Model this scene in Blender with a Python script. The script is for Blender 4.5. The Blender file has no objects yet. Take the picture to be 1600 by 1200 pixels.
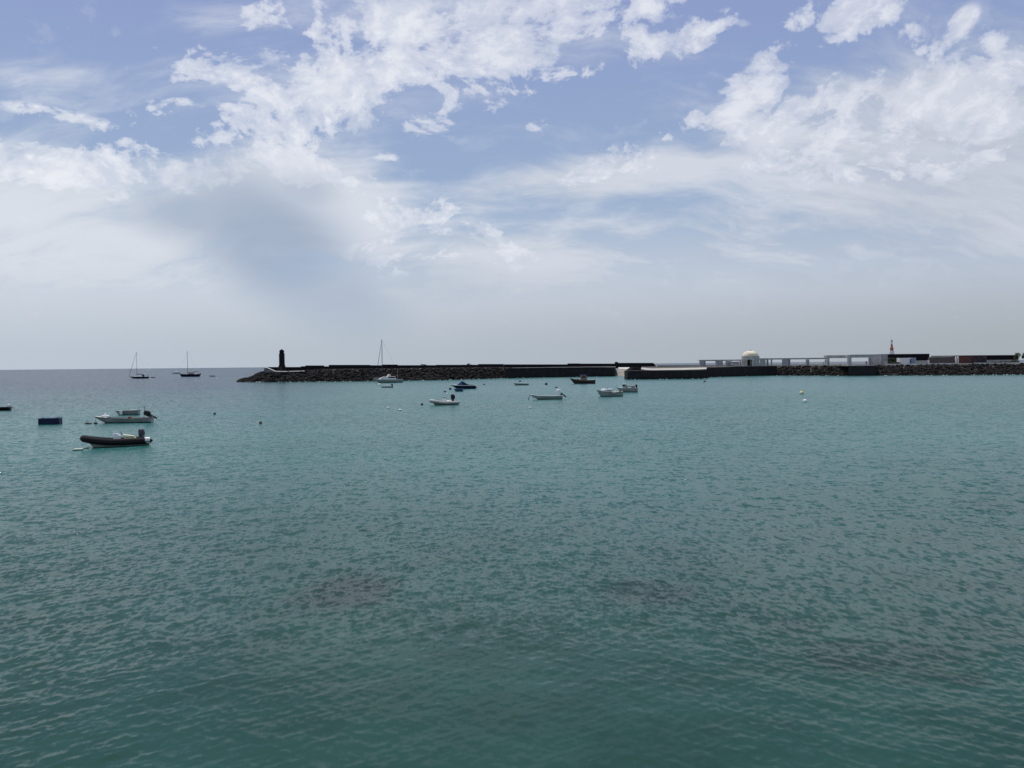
import bpy, bmesh, math, random
import numpy as np
from mathutils import Vector, Matrix

# ------------------------------------------------------------------ camera
CAM_H = 6.0
FPX = 1300.0                      # focal length in pixels of the 1600 px wide photograph
PITCH = math.atan(30.0 / FPX)     # looking a little down
ROLL = 0.00974                    # camera leans clockwise
CLOC = Vector((0, 0, CAM_H))
_F = Vector((0, math.cos(PITCH), -math.sin(PITCH)))
_R0 = Vector((1, 0, 0)); _U0 = Vector((0, math.sin(PITCH), math.cos(PITCH)))
CR = _R0 * math.cos(ROLL) - _U0 * math.sin(ROLL)
CU = _R0 * math.sin(ROLL) + _U0 * math.cos(ROLL)
scene = bpy.context.scene
cam_data = bpy.data.cameras.new('camera')
cam_data.sensor_width = 36.0
cam_data.lens = 36.0 * FPX / 1600.0
cam_data.clip_start = 0.1
cam_data.clip_end = 100000.0
cam = bpy.data.objects.new('camera', cam_data)
M4 = Matrix((CR, CU, -_F)).transposed().to_4x4()
M4.translation = CLOC
cam.matrix_world = M4
scene.collection.objects.link(cam)
scene.camera = cam

def ray(px, py):
    return _F + CR * ((px - 800.0) / FPX) + CU * ((600.0 - py) / FPX)
def at_depth(px, py, Y):          # point of the ray at world depth Y
    d = ray(px, py); return CLOC + d * (Y / d.y)
def on_water(px, py, z=0.0):
    d = ray(px, py); return CLOC + d * ((z - CAM_H) / d.z)
def azel(px, py):
    d = ray(px, py).normalized()
    return math.degrees(math.atan2(d.x, d.y)), math.degrees(math.asin(d.z))

# ------------------------------------------------------------------ world, sun, exposure
SUN_EL, SUN_AZ = math.radians(66), math.radians(-30)
scene.view_settings.view_transform = 'Standard'
scene.view_settings.look = 'None'
scene.view_settings.exposure = 0.0
scene.view_settings.gamma = 1.0

def lin(r, g, b):
    f = lambda c: (c / 255.0 / 12.92) if c / 255.0 <= 0.04045 else ((c / 255.0 + 0.055) / 1.055) ** 2.4
    return (f(r), f(g), f(b), 1.0)

class NT:
    """small helper for building node trees"""
    def __init__(s, tree):
        s.t = tree; s.n = tree.nodes; s.l = tree.links
    def new(s, typ, **kw):
        nd = s.n.new(typ)
        for k, v in kw.items(): setattr(nd, k, v)
        return nd
    def put(s, sock, v):
        if isinstance(v, bpy.types.NodeSocket): s.l.new(v, sock)
        elif v is not None: sock.default_value = v
    def math(s, op, a, b=None, c=None, clamp=False):
        nd = s.new('ShaderNodeMath', operation=op, use_clamp=clamp)
        s.put(nd.inputs[0], a)
        if b is not None: s.put(nd.inputs[1], b)
        if c is not None: s.put(nd.inputs[2], c)
        return nd.outputs[0]
    def rng(s, v, a, b, c=0.0, d=1.0, mode='SMOOTHSTEP'):
        nd = s.new('ShaderNodeMapRange', interpolation_type=mode)
        s.put(nd.inputs['Value'], v)
        nd.inputs['From Min'].default_value = a; nd.inputs['From Max'].default_value = b
        nd.inputs['To Min'].default_value = c; nd.inputs['To Max'].default_value = d
        return nd.outputs[0]
    def mix(s, f, a, b, blend='MIX'):
        nd = s.new('ShaderNodeMix', data_type='RGBA', blend_type=blend)
        s.put(nd.inputs[0], f); s.put(nd.inputs[6], a); s.put(nd.inputs[7], b)
        return nd.outputs[2]
    def noise(s, vec, scale, detail=2.0, rough=0.5, dist=0.0, lac=2.0, w=None):
        nd = s.new('ShaderNodeTexNoise')
        if w is not None:
            nd.noise_dimensions = '2D'; vec = s.vm('ADD', vec, (w * 3.17, w * -1.71, 0.0))
        if vec is not None: s.l.new(vec, nd.inputs['Vector'])
        nd.inputs['Scale'].default_value = scale; nd.inputs['Detail'].default_value = detail
        nd.inputs['Roughness'].default_value = rough; nd.inputs['Distortion'].default_value = dist
        nd.inputs['Lacunarity'].default_value = lac
        return nd
    def xyz(s, a, b, c=0.0):
        nd = s.new('ShaderNodeCombineXYZ')
        s.put(nd.inputs[0], a); s.put(nd.inputs[1], b); s.put(nd.inputs[2], c)
        return nd.outputs[0]
    def vm(s, op, a, b=None, scale=None):
        nd = s.new('ShaderNodeVectorMath', operation=op)
        s.put(nd.inputs[0], a)
        if b is not None: s.put(nd.inputs[1], b)
        if scale is not None: s.put(nd.inputs['Scale'], scale)
        return nd.outputs['Value'] if op in ('LENGTH', 'DOT_PRODUCT') else nd.outputs[0]
    def blobs(s, vec, items, soft=1.0):
        """largest of many soft ellipses: (cx, cy, rx, ry, angle, strength)"""
        acc = None
        for (cx, cy, rx, ry, ang, st) in items:
            mp = s.new('ShaderNodeMapping', vector_type='TEXTURE')
            s.l.new(vec, mp.inputs['Vector'])
            mp.inputs['Location'].default_value = (cx, cy, 0)
            mp.inputs['Rotation'].default_value = (0, 0, math.radians(ang))
            mp.inputs['Scale'].default_value = (rx, ry, 1)
            ln = s.vm('LENGTH', mp.outputs[0])
            v = s.rng(ln, 0.25, 1.45, st, 0.0)
            acc = v if acc is None else s.math('SMOOTH_MAX', acc, v, 0.12)
        return acc

world = bpy.data.worlds.new('World'); scene.world = world
world.use_nodes = True
world.cycles.sampling_method = 'MANUAL'; world.cycles.sample_map_resolution = 512
W = NT(world.node_tree)
for nd in list(W.n): W.n.remove(nd)
wout = W.new('ShaderNodeOutputWorld'); wbg = W.new('ShaderNodeBackground')
W.l.new(wbg.outputs[0], wout.inputs[0])
sky = W.new('ShaderNodeTexSky', sky_type='NISHITA')
sky.sun_disc = False
sky.sun_elevation = SUN_EL; sky.sun_rotation = SUN_AZ
sky.altitude = 0; sky.air_density = 1.0; sky.dust_density = 1.2; sky.ozone_density = 2.0
SKY_S = 0.10
wbg.inputs['Strength'].default_value = SKY_S

tc = W.new('ShaderNodeTexCoord').outputs['Generated']
sep = W.new('ShaderNodeSeparateXYZ'); W.l.new(tc, sep.inputs[0])
dx, dy, dz = sep.outputs
az = W.math('MULTIPLY', W.math('ARCTAN2', dx, dy), 57.29578)
el = W.math('MULTIPLY', W.math('ARCSINE', dz), 57.29578)
ae = W.xyz(az, el)
# clouds drawn on a level layer overhead, foreshortened towards the horizon
den = W.math('ADD', W.math('MAXIMUM', dz, 0.0), 0.55)
cl = W.xyz(W.math('DIVIDE', dx, den), W.math('DIVIDE', dy, den))
warp = W.noise(cl, 5.0, 2.0, 0.5, w=3.1)
cw = W.vm('ADD', cl, W.vm('SCALE', W.vm('SUBTRACT', warp.outputs['Color'], (0.5, 0.5, 0.5)), scale=0.075))
n_big = W.noise(cw, 6.4, 6.0, 0.58, w=7.7).outputs['Fac']
n_fine = W.noise(cw, 24.0, 6.0, 0.68, w=1.3).outputs['Fac']
n_str = W.noise(W.vm('MULTIPLY', cw, (1.0, 3.0, 1.0)), 3.6, 8.0, 0.62, w=5.2).outputs['Fac']

def blob(px, py, rx, ry, ang, st):
    a, e = azel(px, py)
    k = 0.0441
    return (a, e, rx * k * max(0.8, math.cos(math.radians(a)) ** 1.5), ry * k, ang, st)
# crisp sunlit banks
crisp = [blob(*b) for b in [
    (320, 108, 105, 36, -10, 0.69), (265, 165, 44, 26, 35, 0.56), (410, 28, 42, 44, 60, 0.81), (360, 20, 60, 26, 20, 0.50), (420, 175, 150, 52, 32, 0.96), (560, 120, 140, 74, 32, 1.01),
    (600, 30, 120, 46, 0, 0.87), (860, 50, 170, 70, 14, 1.01), (970, 92, 170, 26, 10, 0.78), (672, 188, 70, 28, 10, 0.74), (1010, 10, 90, 20, 20, 0.67), (1115, 35, 42, 26, 35, 0.83),
    (760, 145, 120, 38, 10, 0.65), (350, 212, 90, 30, 20, 0.90), (890, 125, 40, 18, 40, 0.56), (520, 285, 60, 34, -50, 0.69), (735, 362, 90, 22, -20, 0.83), (640, 385, 90, 40, 10, 0.56),
    (790, 395, 90, 26, -10, 0.52), (945, 255, 70, 24, 12, 0.74), (840, 195, 34, 9, 8, 0.49), (860, 238, 26, 10, 40, 0.47), (1380, 12, 46, 24, 60, 0.90), (1220, 192, 110, 40, 12, 0.87),
    (1335, 160, 100, 60, 10, 0.81), (1430, 205, 150, 60, 10, 0.83), (1290, 255, 140, 50, 0, 0.74), (1598, 110, 34, 30, 40, 1.05), (1530, 200, 120, 60, 10, 0.81), (1500, 40, 36, 16, 45, 0.56),
    (1415, 58, 26, 14, 40, 0.49), (80, 262, 200, 34, -2, 1.05), (260, 262, 200, 38, 4, 1.05), (450, 256, 130, 30, -12, 1.05), (700, 60, 240, 80, 6, 1.05), (1420, 170, 200, 80, 6, .86),
    (660, 350, 80, 40, -8, 1.0), (600, 330, 34, 26, 0, .8), (1165, 150, 100, 34, 38, 1.0), (1235, 85, 110, 40, 38, 1.05), (1310, 40, 90, 40, 40, 1.05), (1070, 195, 60, 16, 20, .8),
    (960, 262, 120, 24, 6, .8), (1560, 120, 70, 30, 30, 1.0), (105, 185, 110, 12, -6, 0.40), (230, 205, 40, 14, -30, 0.49), (605, 245, 24, 9, 10, 0.56),
]]
# smooth thin veil, thicker towards the horizon
veil = [blob(*b) for b in [
    (160, 360, 420, 120, 0, .95), (420, 330, 240, 120, 0, .95), (1480, 270, 330, 170, 0, .95), (1250, 220, 170, 80, 0, .65), (1150, 380, 420, 90, 0, .60),
    (760, 420, 340, 80, 0, .85), (930, 280, 280, 44, 6, .75), (1330, 160, 220, 110, 30, .32), (760, 60, 420, 110, 10, .30), (120, 150, 200, 60, 0, .16),
]]
mc = W.blobs(ae, crisp)
mv = W.blobs(ae, veil)
nz = W.math('ADD', W.math('MULTIPLY', W.math('SUBTRACT', n_big, 0.5), 2.2), W.math('MULTIPLY', W.math('SUBTRACT', n_fine, 0.5), 2.0))
n_mid = W.noise(cw, 13.0, 5.0, 0.6, w=4.4).outputs['Fac']
nz = W.math('ADD', nz, W.math('MULTIPLY', W.math('SUBTRACT', n_mid, 0.5), 1.6))
dens = W.math('ADD', mc, nz)
vo = W.new('ShaderNodeTexVoronoi', voronoi_dimensions='2D', feature='SMOOTH_F1')
W.l.new(W.vm('ADD', cw, W.vm('SCALE', W.vm('SUBTRACT', W.noise(cw, 30.0, 3.0, 0.6).outputs['Color'], (0.5, 0.5, 0.5)), scale=0.03)), vo.inputs['Vector'])
vo.inputs['Scale'].default_value = 17.0; vo.inputs['Detail'].default_value = 2.5; vo.inputs['Roughness'].default_value = 0.6; vo.inputs['Smoothness'].default_value = 0.6
puff = W.math('SUBTRACT', 0.42, vo.outputs['Distance'])
dens = W.math('ADD', dens, W.math('MULTIPLY', puff, 0.75))
dens = W.math('ADD', dens, 0.16)
a_c = W.math('ADD', W.math('MULTIPLY', W.rng(dens, 0.28, 0.64), 0.62), W.math('MULTIPLY', W.rng(dens, 0.5, 1.35), 0.38))
a_c = W.math('MULTIPLY', a_c, W.rng(mc, 0.02, 0.30))
a_c = W.math('MULTIPLY', a_c, W.rng(el, -1.0, 9.0))
low = W.rng(el, 1.5, 13.0, 1.0, 0.0)
mv2 = W.math('ADD', mv, W.math('MULTIPLY', W.math('SUBTRACT', n_str, 0.5), 1.8))
a_v = W.math('MAXIMUM', W.math('MULTIPLY', W.rng(mv2, 0.0, 0.95), 0.9), low)
a_v = W.math('MAXIMUM', a_v, W.rng(el, 24.0, 33.0, 0.0, 0.60))
# tones
azn = W.rng(az, -30.0, 30.0, 0.0, 1.0, 'LINEAR')
hor = W.mix(azn, lin(187, 198, 210), lin(167, 175, 182))
mid = W.mix(azn, lin(222, 227, 234), lin(195, 201, 213))
veilc = W.mix(W.rng(el, 0.5, 7.5), hor, mid)
veilc = W.mix(W.math('MULTIPLY', W.rng(n_str, 0.35, 0.7), W.rng(el, 3.0, 9.0, 0.0, 0.5)), veilc, lin(228, 232, 240))
rain = W.blobs(ae, [blob(*b) for b in [(320, 335, 120, 44, 0, .85), (420, 375, 170, 90, -30, 1.0), (470, 300, 60, 40, 0, .6), (500, 450, 150, 70, -20, .65), (650, 440, 150, 40, 0, .3)]])
rain = W.math('MULTIPLY', rain, W.math('ADD', 0.7, W.math('MULTIPLY', n_str, 0.6)), clamp=True)
veilc = W.mix(rain, veilc, lin(166, 179, 199))
crc = W.mix(azn, lin(232, 235, 243), lin(212, 216, 230))
n_in = W.noise(cw, 11.0, 6.0, 0.62, w=9.4).outputs['Fac']
crc = W.mix(W.rng(n_in, 0.45, 0.68, 0.0, 0.60), crc, lin(190, 200, 220))
crc = W.mix(W.rng(n_fine, 0.45, 0.66, 0.0, 0.40), crc, lin(248, 249, 252))
crc = W.mix(W.rng(puff, -0.02, 0.26, 0.0, 0.55), crc, lin(250, 251, 253))
blue = W.mix(W.rng(el, 6.0, 26.0), lin(156, 178, 207), lin(141, 157, 202))
blue = W.mix(0.85, W.vm('SCALE', sky.outputs[0], scale=SKY_S), blue)
c1 = W.mix(a_v, blue, veilc)
crc = W.mix(W.math('MULTIPLY', rain, .9), crc, lin(178, 190, 208))
c2 = W.mix(W.math('MULTIPLY', a_c, 0.93), c1, crc)
W.l.new(W.vm('SCALE', c2, scale=1.0 / SKY_S), wbg.inputs['Color'])

sun_data = bpy.data.lights.new('sun', 'SUN')
sun_data.energy = 3.0; sun_data.angle = math.radians(0.53); sun_data.color = (1.0, 0.955, 0.89)
sun = bpy.data.objects.new('sun', sun_data)
sd = Vector((math.sin(SUN_AZ) * math.cos(SUN_EL), math.cos(SUN_AZ) * math.cos(SUN_EL), math.sin(SUN_EL)))
sun.rotation_euler = sd.to_track_quat('Z', 'Y').to_euler()
sun.location = (0, 0, 60)
scene.collection.objects.link(sun)

# ------------------------------------------------------------------ helpers
rnd = random.Random(11)
COL = scene.collection
MATS = {}

def mat(name, col, rough=0.7, col2=None, scale=3.0, amt=0.5, metal=0.0, bump=0.0, bscale=8.0, detail=5.0, spec=0.5, coat=0.0):
    if name in MATS: return MATS[name]
    m = bpy.data.materials.new(name); m.use_nodes = True
    T = NT(m.node_tree); bs = T.n['Principled BSDF']
    tcn = T.new('ShaderNodeTexCoord').outputs['Object']
    nz = T.noise(tcn, scale, detail, 0.62)
    c = tuple(col) if len(col) == 4 else (*col, 1.0)
    c2 = col2 if col2 is not None else tuple(v * 0.62 for v in c[:3])
    c2 = tuple(c2) if len(c2) == 4 else (*c2, 1.0)
    f = T.math('MULTIPLY', T.rng(nz.outputs['Fac'], 0.36, 0.66), amt)
    T.l.new(T.mix(f, c, c2), bs.inputs['Base Color'])
    T.l.new(T.rng(nz.outputs['Fac'], 0.3, 0.7, max(0.03, rough - 0.08), min(1.0, rough + 0.1)), bs.inputs['Roughness'])
    bs.inputs['Metallic'].default_value = metal
    bs.inputs['Specular IOR Level'].default_value = spec
    if coat: bs.inputs['Coat Weight'].default_value = coat
    if bump > 0:
        bp = T.new('ShaderNodeBump'); bp.inputs['Strength'].default_value = 1.0; bp.inputs['Distance'].default_value = bump
        T.l.new(T.noise(tcn, bscale, 6.0, 0.65).outputs['Fac'], bp.inputs['Height'])
        T.l.new(bp.outputs[0], bs.inputs['Normal'])
    MATS[name] = m
    return m

def masonry(name, c1, c2, mortar, bw=0.9, bh=0.42, stain=None):
    if name in MATS: return MATS[name]
    m = bpy.data.materials.new(name); m.use_nodes = True
    T = NT(m.node_tree); bs = T.n['Principled BSDF']
    o = T.new('ShaderNodeTexCoord').outputs['Object']
    sp = T.new('ShaderNodeSeparateXYZ'); T.l.new(o, sp.inputs[0])
    v = T.xyz(T.math('ADD', sp.outputs[0], T.math('MULTIPLY', sp.outputs[1], 0.7)), sp.outputs[2])
    br = T.new('ShaderNodeTexBrick'); T.l.new(v, br.inputs['Vector'])
    br.inputs['Color1'].default_value = (*c1, 1); br.inputs['Color2'].default_value = (*c2, 1); br.inputs['Mortar'].default_value = (*mortar, 1)
    br.inputs['Scale'].default_value = 1.0; br.inputs['Brick Width'].default_value = bw; br.inputs['Row Height'].default_value = bh
    br.inputs['Mortar Size'].default_value = 0.03
    nz = T.noise(o, 0.5, 6.0, 0.65).outputs['Fac']
    c = T.mix(T.rng(nz, 0.4, 0.7, 0.0, 0.6), br.outputs['Color'], (*(stain or tuple(x * 1.9 for x in c1)), 1))
    # weed and salt line just above the water
    c = T.mix(T.rng(sp.outputs[2], 1.1, 0.3, 0.0, 0.7), c, (0.012, 0.016, 0.012, 1)) if stain is None else c
    T.l.new(c, bs.inputs['Base Color']); bs.inputs['Roughness'].default_value = 0.9; bs.inputs['Specular IOR Level'].default_value = 0.15
    bp = T.new('ShaderNodeBump'); bp.inputs['Distance'].default_value = 0.06
    T.l.new(T.noise(o, 3.0, 6.0, 0.7).outputs['Fac'], bp.inputs['Height']); T.l.new(bp.outputs[0], bs.inputs['Normal'])
    MATS[name] = m
    return m

class MB:
    """collects shapes and links them as ONE mesh object"""
    def __init__(s): s.v = []; s.f = []; s.m = []
    def add(s, vs, fs, mi=0, xf=None):
        o = len(s.v)
        s.v += [tuple(xf @ Vector(p)) for p in vs] if xf is not None else [tuple(p) for p in vs]
        s.f += [tuple(i + o for i in f) for f in fs]
        s.m += [mi] * len(fs) if isinstance(mi, int) else list(mi)
        return s
    def box(s, x0, x1, y0, y1, z0, z1, mi=0, xf=None, bev=0.0):
        if bev > 0:
            b = bev; ps = []; 
            xs = (x0, x0 + b, x1 - b, x1); ys = (y0, y0 + b, y1 - b, y1)
            oct_ = [(xs[1], y0), (xs[2], y0), (x1, ys[1]), (x1, ys[2]), (xs[2], y1), (xs[1], y1), (x0, ys[2]), (x0, ys[1])]
            cx, cy = (x0 + x1) / 2, (y0 + y1) / 2
            sx, sy = max(0.01, 1 - 2 * b / max(1e-6, x1 - x0)), max(0.01, 1 - 2 * b / max(1e-6, y1 - y0))
            ins = [(cx + (a - cx) * sx, cy + (c - cy) * sy) for a, c in oct_]
            rings = [[(a, c, z0) for a, c in ins], [(a, c, z0 + b) for a, c in oct_], [(a, c, z1 - b) for a, c in oct_], [(a, c, z1) for a, c in ins]]
            return s.loft(rings, True, True, True, mi, xf)
        v = [(x0, y0, z0), (x1, y0, z0), (x1, y1, z0), (x0, y1, z0), (x0, y0, z1), (x1, y0, z1), (x1, y1, z1), (x0, y1, z1)]
        f = [(0, 3, 2, 1), (4, 5, 6, 7), (0, 1, 5, 4), (1, 2, 6, 5), (2, 3, 7, 6), (3, 0, 4, 7)]
        return s.add(v, f, mi, xf)
    def loft(s, rings, closed=True, cap0=True, cap1=True, mi=0, xf=None):
        n = len(rings[0]); v = [p for r in rings for p in r]; f = []
        for i in range(len(rings) - 1):
            for j in range(n if closed else n - 1):
                k = (j + 1) % n
                f.append((i * n + j, i * n + k, (i + 1) * n + k, (i + 1) * n + j))
        if cap0: f.append(tuple(range(n - 1, -1, -1)))
        if cap1: f.append(tuple((len(rings) - 1) * n + j for j in range(n)))
        return s.add(v, f, mi, xf)
    def tube(s, path, r, seg=8, mi=0, caps=True):
        P = [Vector(p) for p in path]; R = r if isinstance(r, (list, tuple)) else [r] * len(P); rings = []
        for i, p in enumerate(P):
            d = (P[min(i + 1, len(P) - 1)] - P[max(i - 1, 0)]).normalized()
            up = Vector((0, 0, 1)) if abs(d.z) < 0.95 else Vector((0, 1, 0))
            a = d.cross(up).normalized(); b = a.cross(d).normalized()
            rings.append([tuple(p + (a * math.cos(2 * math.pi * j / seg) + b * math.sin(2 * math.pi * j / seg)) * R[i]) for j in range(seg)])
        return s.loft(rings, True, caps, caps, mi)
    def lathe(s, prof, seg=20, mi=0, c=(0, 0, 0), sq=(1, 1)):
        rings = [[(c[0] + r * sq[0] * math.cos(2 * math.pi * j / seg), c[1] + r * sq[1] * math.sin(2 * math.pi * j / seg), c[2] + z) for j in range(seg)] for r, z in prof]
        return s.loft(rings, True, True, True, mi)
    def prism(s, poly, y0, y1, mi=0):          # outline in x,z extruded along y
        return s.loft([[(x, y0, z) for x, z in poly], [(x, y1, z) for x, z in poly]], True, True, True, mi)
    def rock(s, c, r, R, mi=0, flat=0.75):
        vs = []; 
        for p in ICO_V:
            k = r * (0.78 + 0.44 * R.random())
            vs.append(Vector(p) * k)
        a = Matrix.Rotation(R.random() * 6.28, 3, 'Z') @ Matrix.Rotation(R.random() * 0.8, 3, 'X') @ Matrix.Diagonal((1.15, 0.9, flat))
        return s.add([tuple(a @ p + Vector(c)) for p in vs], ICO_F, mi)
    def build(s, name, mats, parent=None, smooth=False, label=None):
        me = bpy.data.meshes.new(name); me.from_pydata(s.v, [], s.f)
        ms = mats if isinstance(mats, (list, tuple)) else [mats]
        for m in ms: me.materials.append(m)
        if len(ms) > 1: me.polygons.foreach_set('material_index', s.m)
        bm = bmesh.new(); bm.from_mesh(me); bmesh.ops.recalc_face_normals(bm, faces=bm.faces[:]) if len(s.f) < 40000 else None; bm.to_mesh(me); bm.free()
        if smooth:
            me.polygons.foreach_set('use_smooth', [True] * len(me.polygons)); me.set_sharp_from_angle(angle=math.radians(42))
        me.update()
        o = bpy.data.objects.new(name, me); COL.objects.link(o)
        if parent is not None: o.parent = parent
        if label: o['label'] = label
        return o

_b = bmesh.new(); bmesh.ops.create_icosphere(_b, subdivisions=1, radius=1.0)
ICO_V = [tuple(v.co) for v in _b.verts]; ICO_F = [tuple(v.index for v in f.verts) for f in _b.faces]; _b.free()

def tag(o, label=None, cat=None, group=None, kind=None):
    if label: o['label'] = label
    if cat: o['category'] = cat
    if group: o['group'] = group
    if kind: o['kind'] = kind
    return o
def thing(name, loc, label, cat, rz=0.0, group=None):
    o = bpy.data.objects.new(name, None); COL.objects.link(o)
    o.location = loc; o.rotation_euler = (0, 0, rz); o.empty_display_size = 0.3
    return tag(o, label, cat, group)
def interp(x, tab):
    if x <= tab[0][0]: return tab[0][1]
    for (a, p), (b, q) in zip(tab, tab[1:]):
        if x <= b: return p + (q - p) * (x - a) / (b - a)
    return tab[-1][1]
def hy(px): return 570.0 - 0.00974 * (px - 800)
def gx(px, Y): return at_depth(px, hy(px), Y).x
def gz(px, py, Y): return at_depth(px, py, Y).z

# materials
LAVA = mat('lava_rock', (0.015, 0.014, 0.014), 0.95, (0.048, 0.042, 0.038), 0.5, 0.65, bump=0.12, bscale=3.0, spec=.15)
GRAVEL = mat('quay_gravel', (0.085, 0.075, 0.062), 0.95, (0.04, 0.035, 0.03), 0.5, 0.9, bump=0.05)
CONC = mat('pale_concrete', (0.62, 0.60, 0.56), 0.85, (0.36, 0.34, 0.31), 0.6, 0.6, bump=0.02)
RAMPC = mat('slipway_concrete', (0.30, 0.27, 0.23), 0.85, (0.13, 0.12, 0.10), 0.6, 0.8, bump=0.03)
PLASTER = mat('grey_plaster', (0.36, 0.36, 0.37), 0.9, (0.19, 0.19, 0.18), 0.45, 0.6, bump=0.01)
PLASTER2 = mat('warm_plaster', (0.47, 0.45, 0.42), 0.9, (0.22, 0.21, 0.18), 0.7, 0.7, bump=0.01)
DOMEW = mat('dome_limewash', (0.78, 0.71, 0.56), 0.85, (0.40, 0.26, 0.13), 0.42, 0.55, bump=0.02)
BLACKW = mat('black_wall', (0.009, 0.009, 0.012), 0.9, (0.018, 0.017, 0.02), 0.5, 0.7, bump=0.03, spec=.12)
STONE = masonry('dark_masonry', (0.020, 0.019, 0.020), (0.012, 0.012, 0.014), (0.034, 0.031, 0.028))
TOWERM = masonry('tower_masonry', (0.016, 0.014, 0.013), (0.010, 0.009, 0.009), (0.02, 0.019, 0.018), 0.6, 0.3, stain=(0.022, 0.019, 0.017))
BROWNW = masonry('brown_rubble_wall', (0.13, 0.10, 0.085), (0.07, 0.058, 0.052), (0.15, 0.14, 0.13), 0.5, 0.35, stain=(0.10, 0.085, 0.075))
WHITEP = mat('white_paint', (0.78, 0.78, 0.76), 0.45, (0.55, 0.54, 0.50), 2.0, 0.4)
GELW = mat('white_gelcoat', (0.76, 0.77, 0.76), 0.28, (0.52, 0.53, 0.50), 1.6, 0.45)
GELG = mat('grey_gelcoat', (0.36, 0.38, 0.36), 0.5, (0.22, 0.24, 0.22), 1.6, 0.6)
GELGR = mat('pale_green_gelcoat', (0.50, 0.56, 0.50), 0.4, (0.30, 0.36, 0.32), 1.6, 0.5)
BLUE = mat('navy_paint', (0.006, 0.012, 0.040), 0.45, (0.012, 0.022, 0.055), 2.0, 0.5, spec=.2)
BLUE2 = mat('faded_blue_paint', (0.03, 0.07, 0.15), 0.5, (0.06, 0.11, 0.18), 2.0, 0.6)
BLKP = mat('black_paint', (0.010, 0.011, 0.013), 0.45, (0.03, 0.03, 0.032), 2.0, 0.5, spec=.2)
RUBBER = mat('black_rubber_tube', (0.009, 0.009, 0.011), 0.85, (0.022, 0.022, 0.024), 2.5, 0.5, spec=.2)
GREYT = mat('grey_rubber_tube', (0.42, 0.42, 0.38), 0.6, (0.27, 0.27, 0.24), 2.5, 0.5)
ANTI = mat('dark_antifouling', (0.010, 0.018, 0.020), 0.7, (0.022, 0.034, 0.028), 2.0, 0.6, spec=.2)
WOOD = mat('weathered_wood', (0.14, 0.10, 0.07), 0.7, (0.09, 0.06, 0.04), 3.0, 0.7)
WOODD = mat('dark_varnished_wood', (0.045, 0.032, 0.026), 0.55, (0.09, 0.06, 0.045), 3.0, 0.6, spec=.2)
PINKP = mat('faded_red_paint', (0.22, 0.145, 0.12), 0.7, (0.20, 0.14, 0.12), 2.0, 0.6)
ALU = mat('aluminium', (0.45, 0.46, 0.48), 0.35, (0.30, 0.31, 0.33), 2.0, 0.4, metal=0.6)
DARKM = mat('dark_metal', (0.04, 0.042, 0.05), 0.45, (0.08, 0.08, 0.085), 2.0, 0.4, metal=0.4, spec=.2)
GLASS = mat('dark_window_glass', (0.012, 0.015, 0.018), 0.08, (0.02, 0.024, 0.028), 2.0, 0.3)
CANVB = mat('blue_canvas', (0.05, 0.10, 0.19), 0.85, (0.03, 0.06, 0.12), 3.0, 0.5)
CANVN = mat('navy_canvas', (0.010, 0.016, 0.035), 0.85, (0.025, 0.035, 0.06), 3.0, 0.5, spec=.2)
CANVG = mat('grey_canvas', (0.10, 0.10, 0.11), 0.9, (0.05, 0.05, 0.055), 3.0, 0.5)
YEL = mat('pale_yellow_plastic', (0.62, 0.60, 0.36), 0.6, (0.42, 0.40, 0.26), 3.0, 0.5)
YELB = mat('yellow_buoy_plastic', (0.60, 0.52, 0.18), 0.5, (0.45, 0.38, 0.16), 3.0, 0.5)
ORG = mat('orange_plastic', (0.55, 0.16, 0.07), 0.6, (0.30, 0.10, 0.06), 3.0, 0.5)
BRICKR = mat('red_paint', (0.34, 0.11, 0.055), 0.6, (0.28, 0.06, 0.05), 1.0, 0.5)
ROPE = mat('rope', (0.25, 0.24, 0.20), 0.9, (0.10, 0.11, 0.09), 8.0, 0.6)
GREENB = mat('pale_green_board', (0.50, 0.58, 0.48), 0.6, (0.30, 0.38, 0.30), 4.0, 0.6)
LEAF = mat('dark_leaves', (0.035, 0.055, 0.022), 0.8, (0.075, 0.085, 0.035), 1.5, 0.8)
SCRUB = mat('dry_scrub', (0.085, 0.085, 0.040), 0.9, (0.045, 0.055, 0.025), 1.2, 0.8)
BARK = mat('bark', (0.07, 0.05, 0.035), 0.9)
FOAMM = mat('sea_foam', (0.80, 0.84, 0.84), 0.8, (0.6, 0.68, 0.68), 4.0, 0.5)
SKIN = mat('skin', (0.30, 0.17, 0.11), 0.6)
CLOTHD = mat('dark_cloth', (0.02, 0.025, 0.045), 0.9)
CLOTHN = mat('navy_cloth', (0.03, 0.05, 0.11), 0.9)
HAIRM = mat('dark_hair', (0.015, 0.012, 0.01), 0.7)

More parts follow.
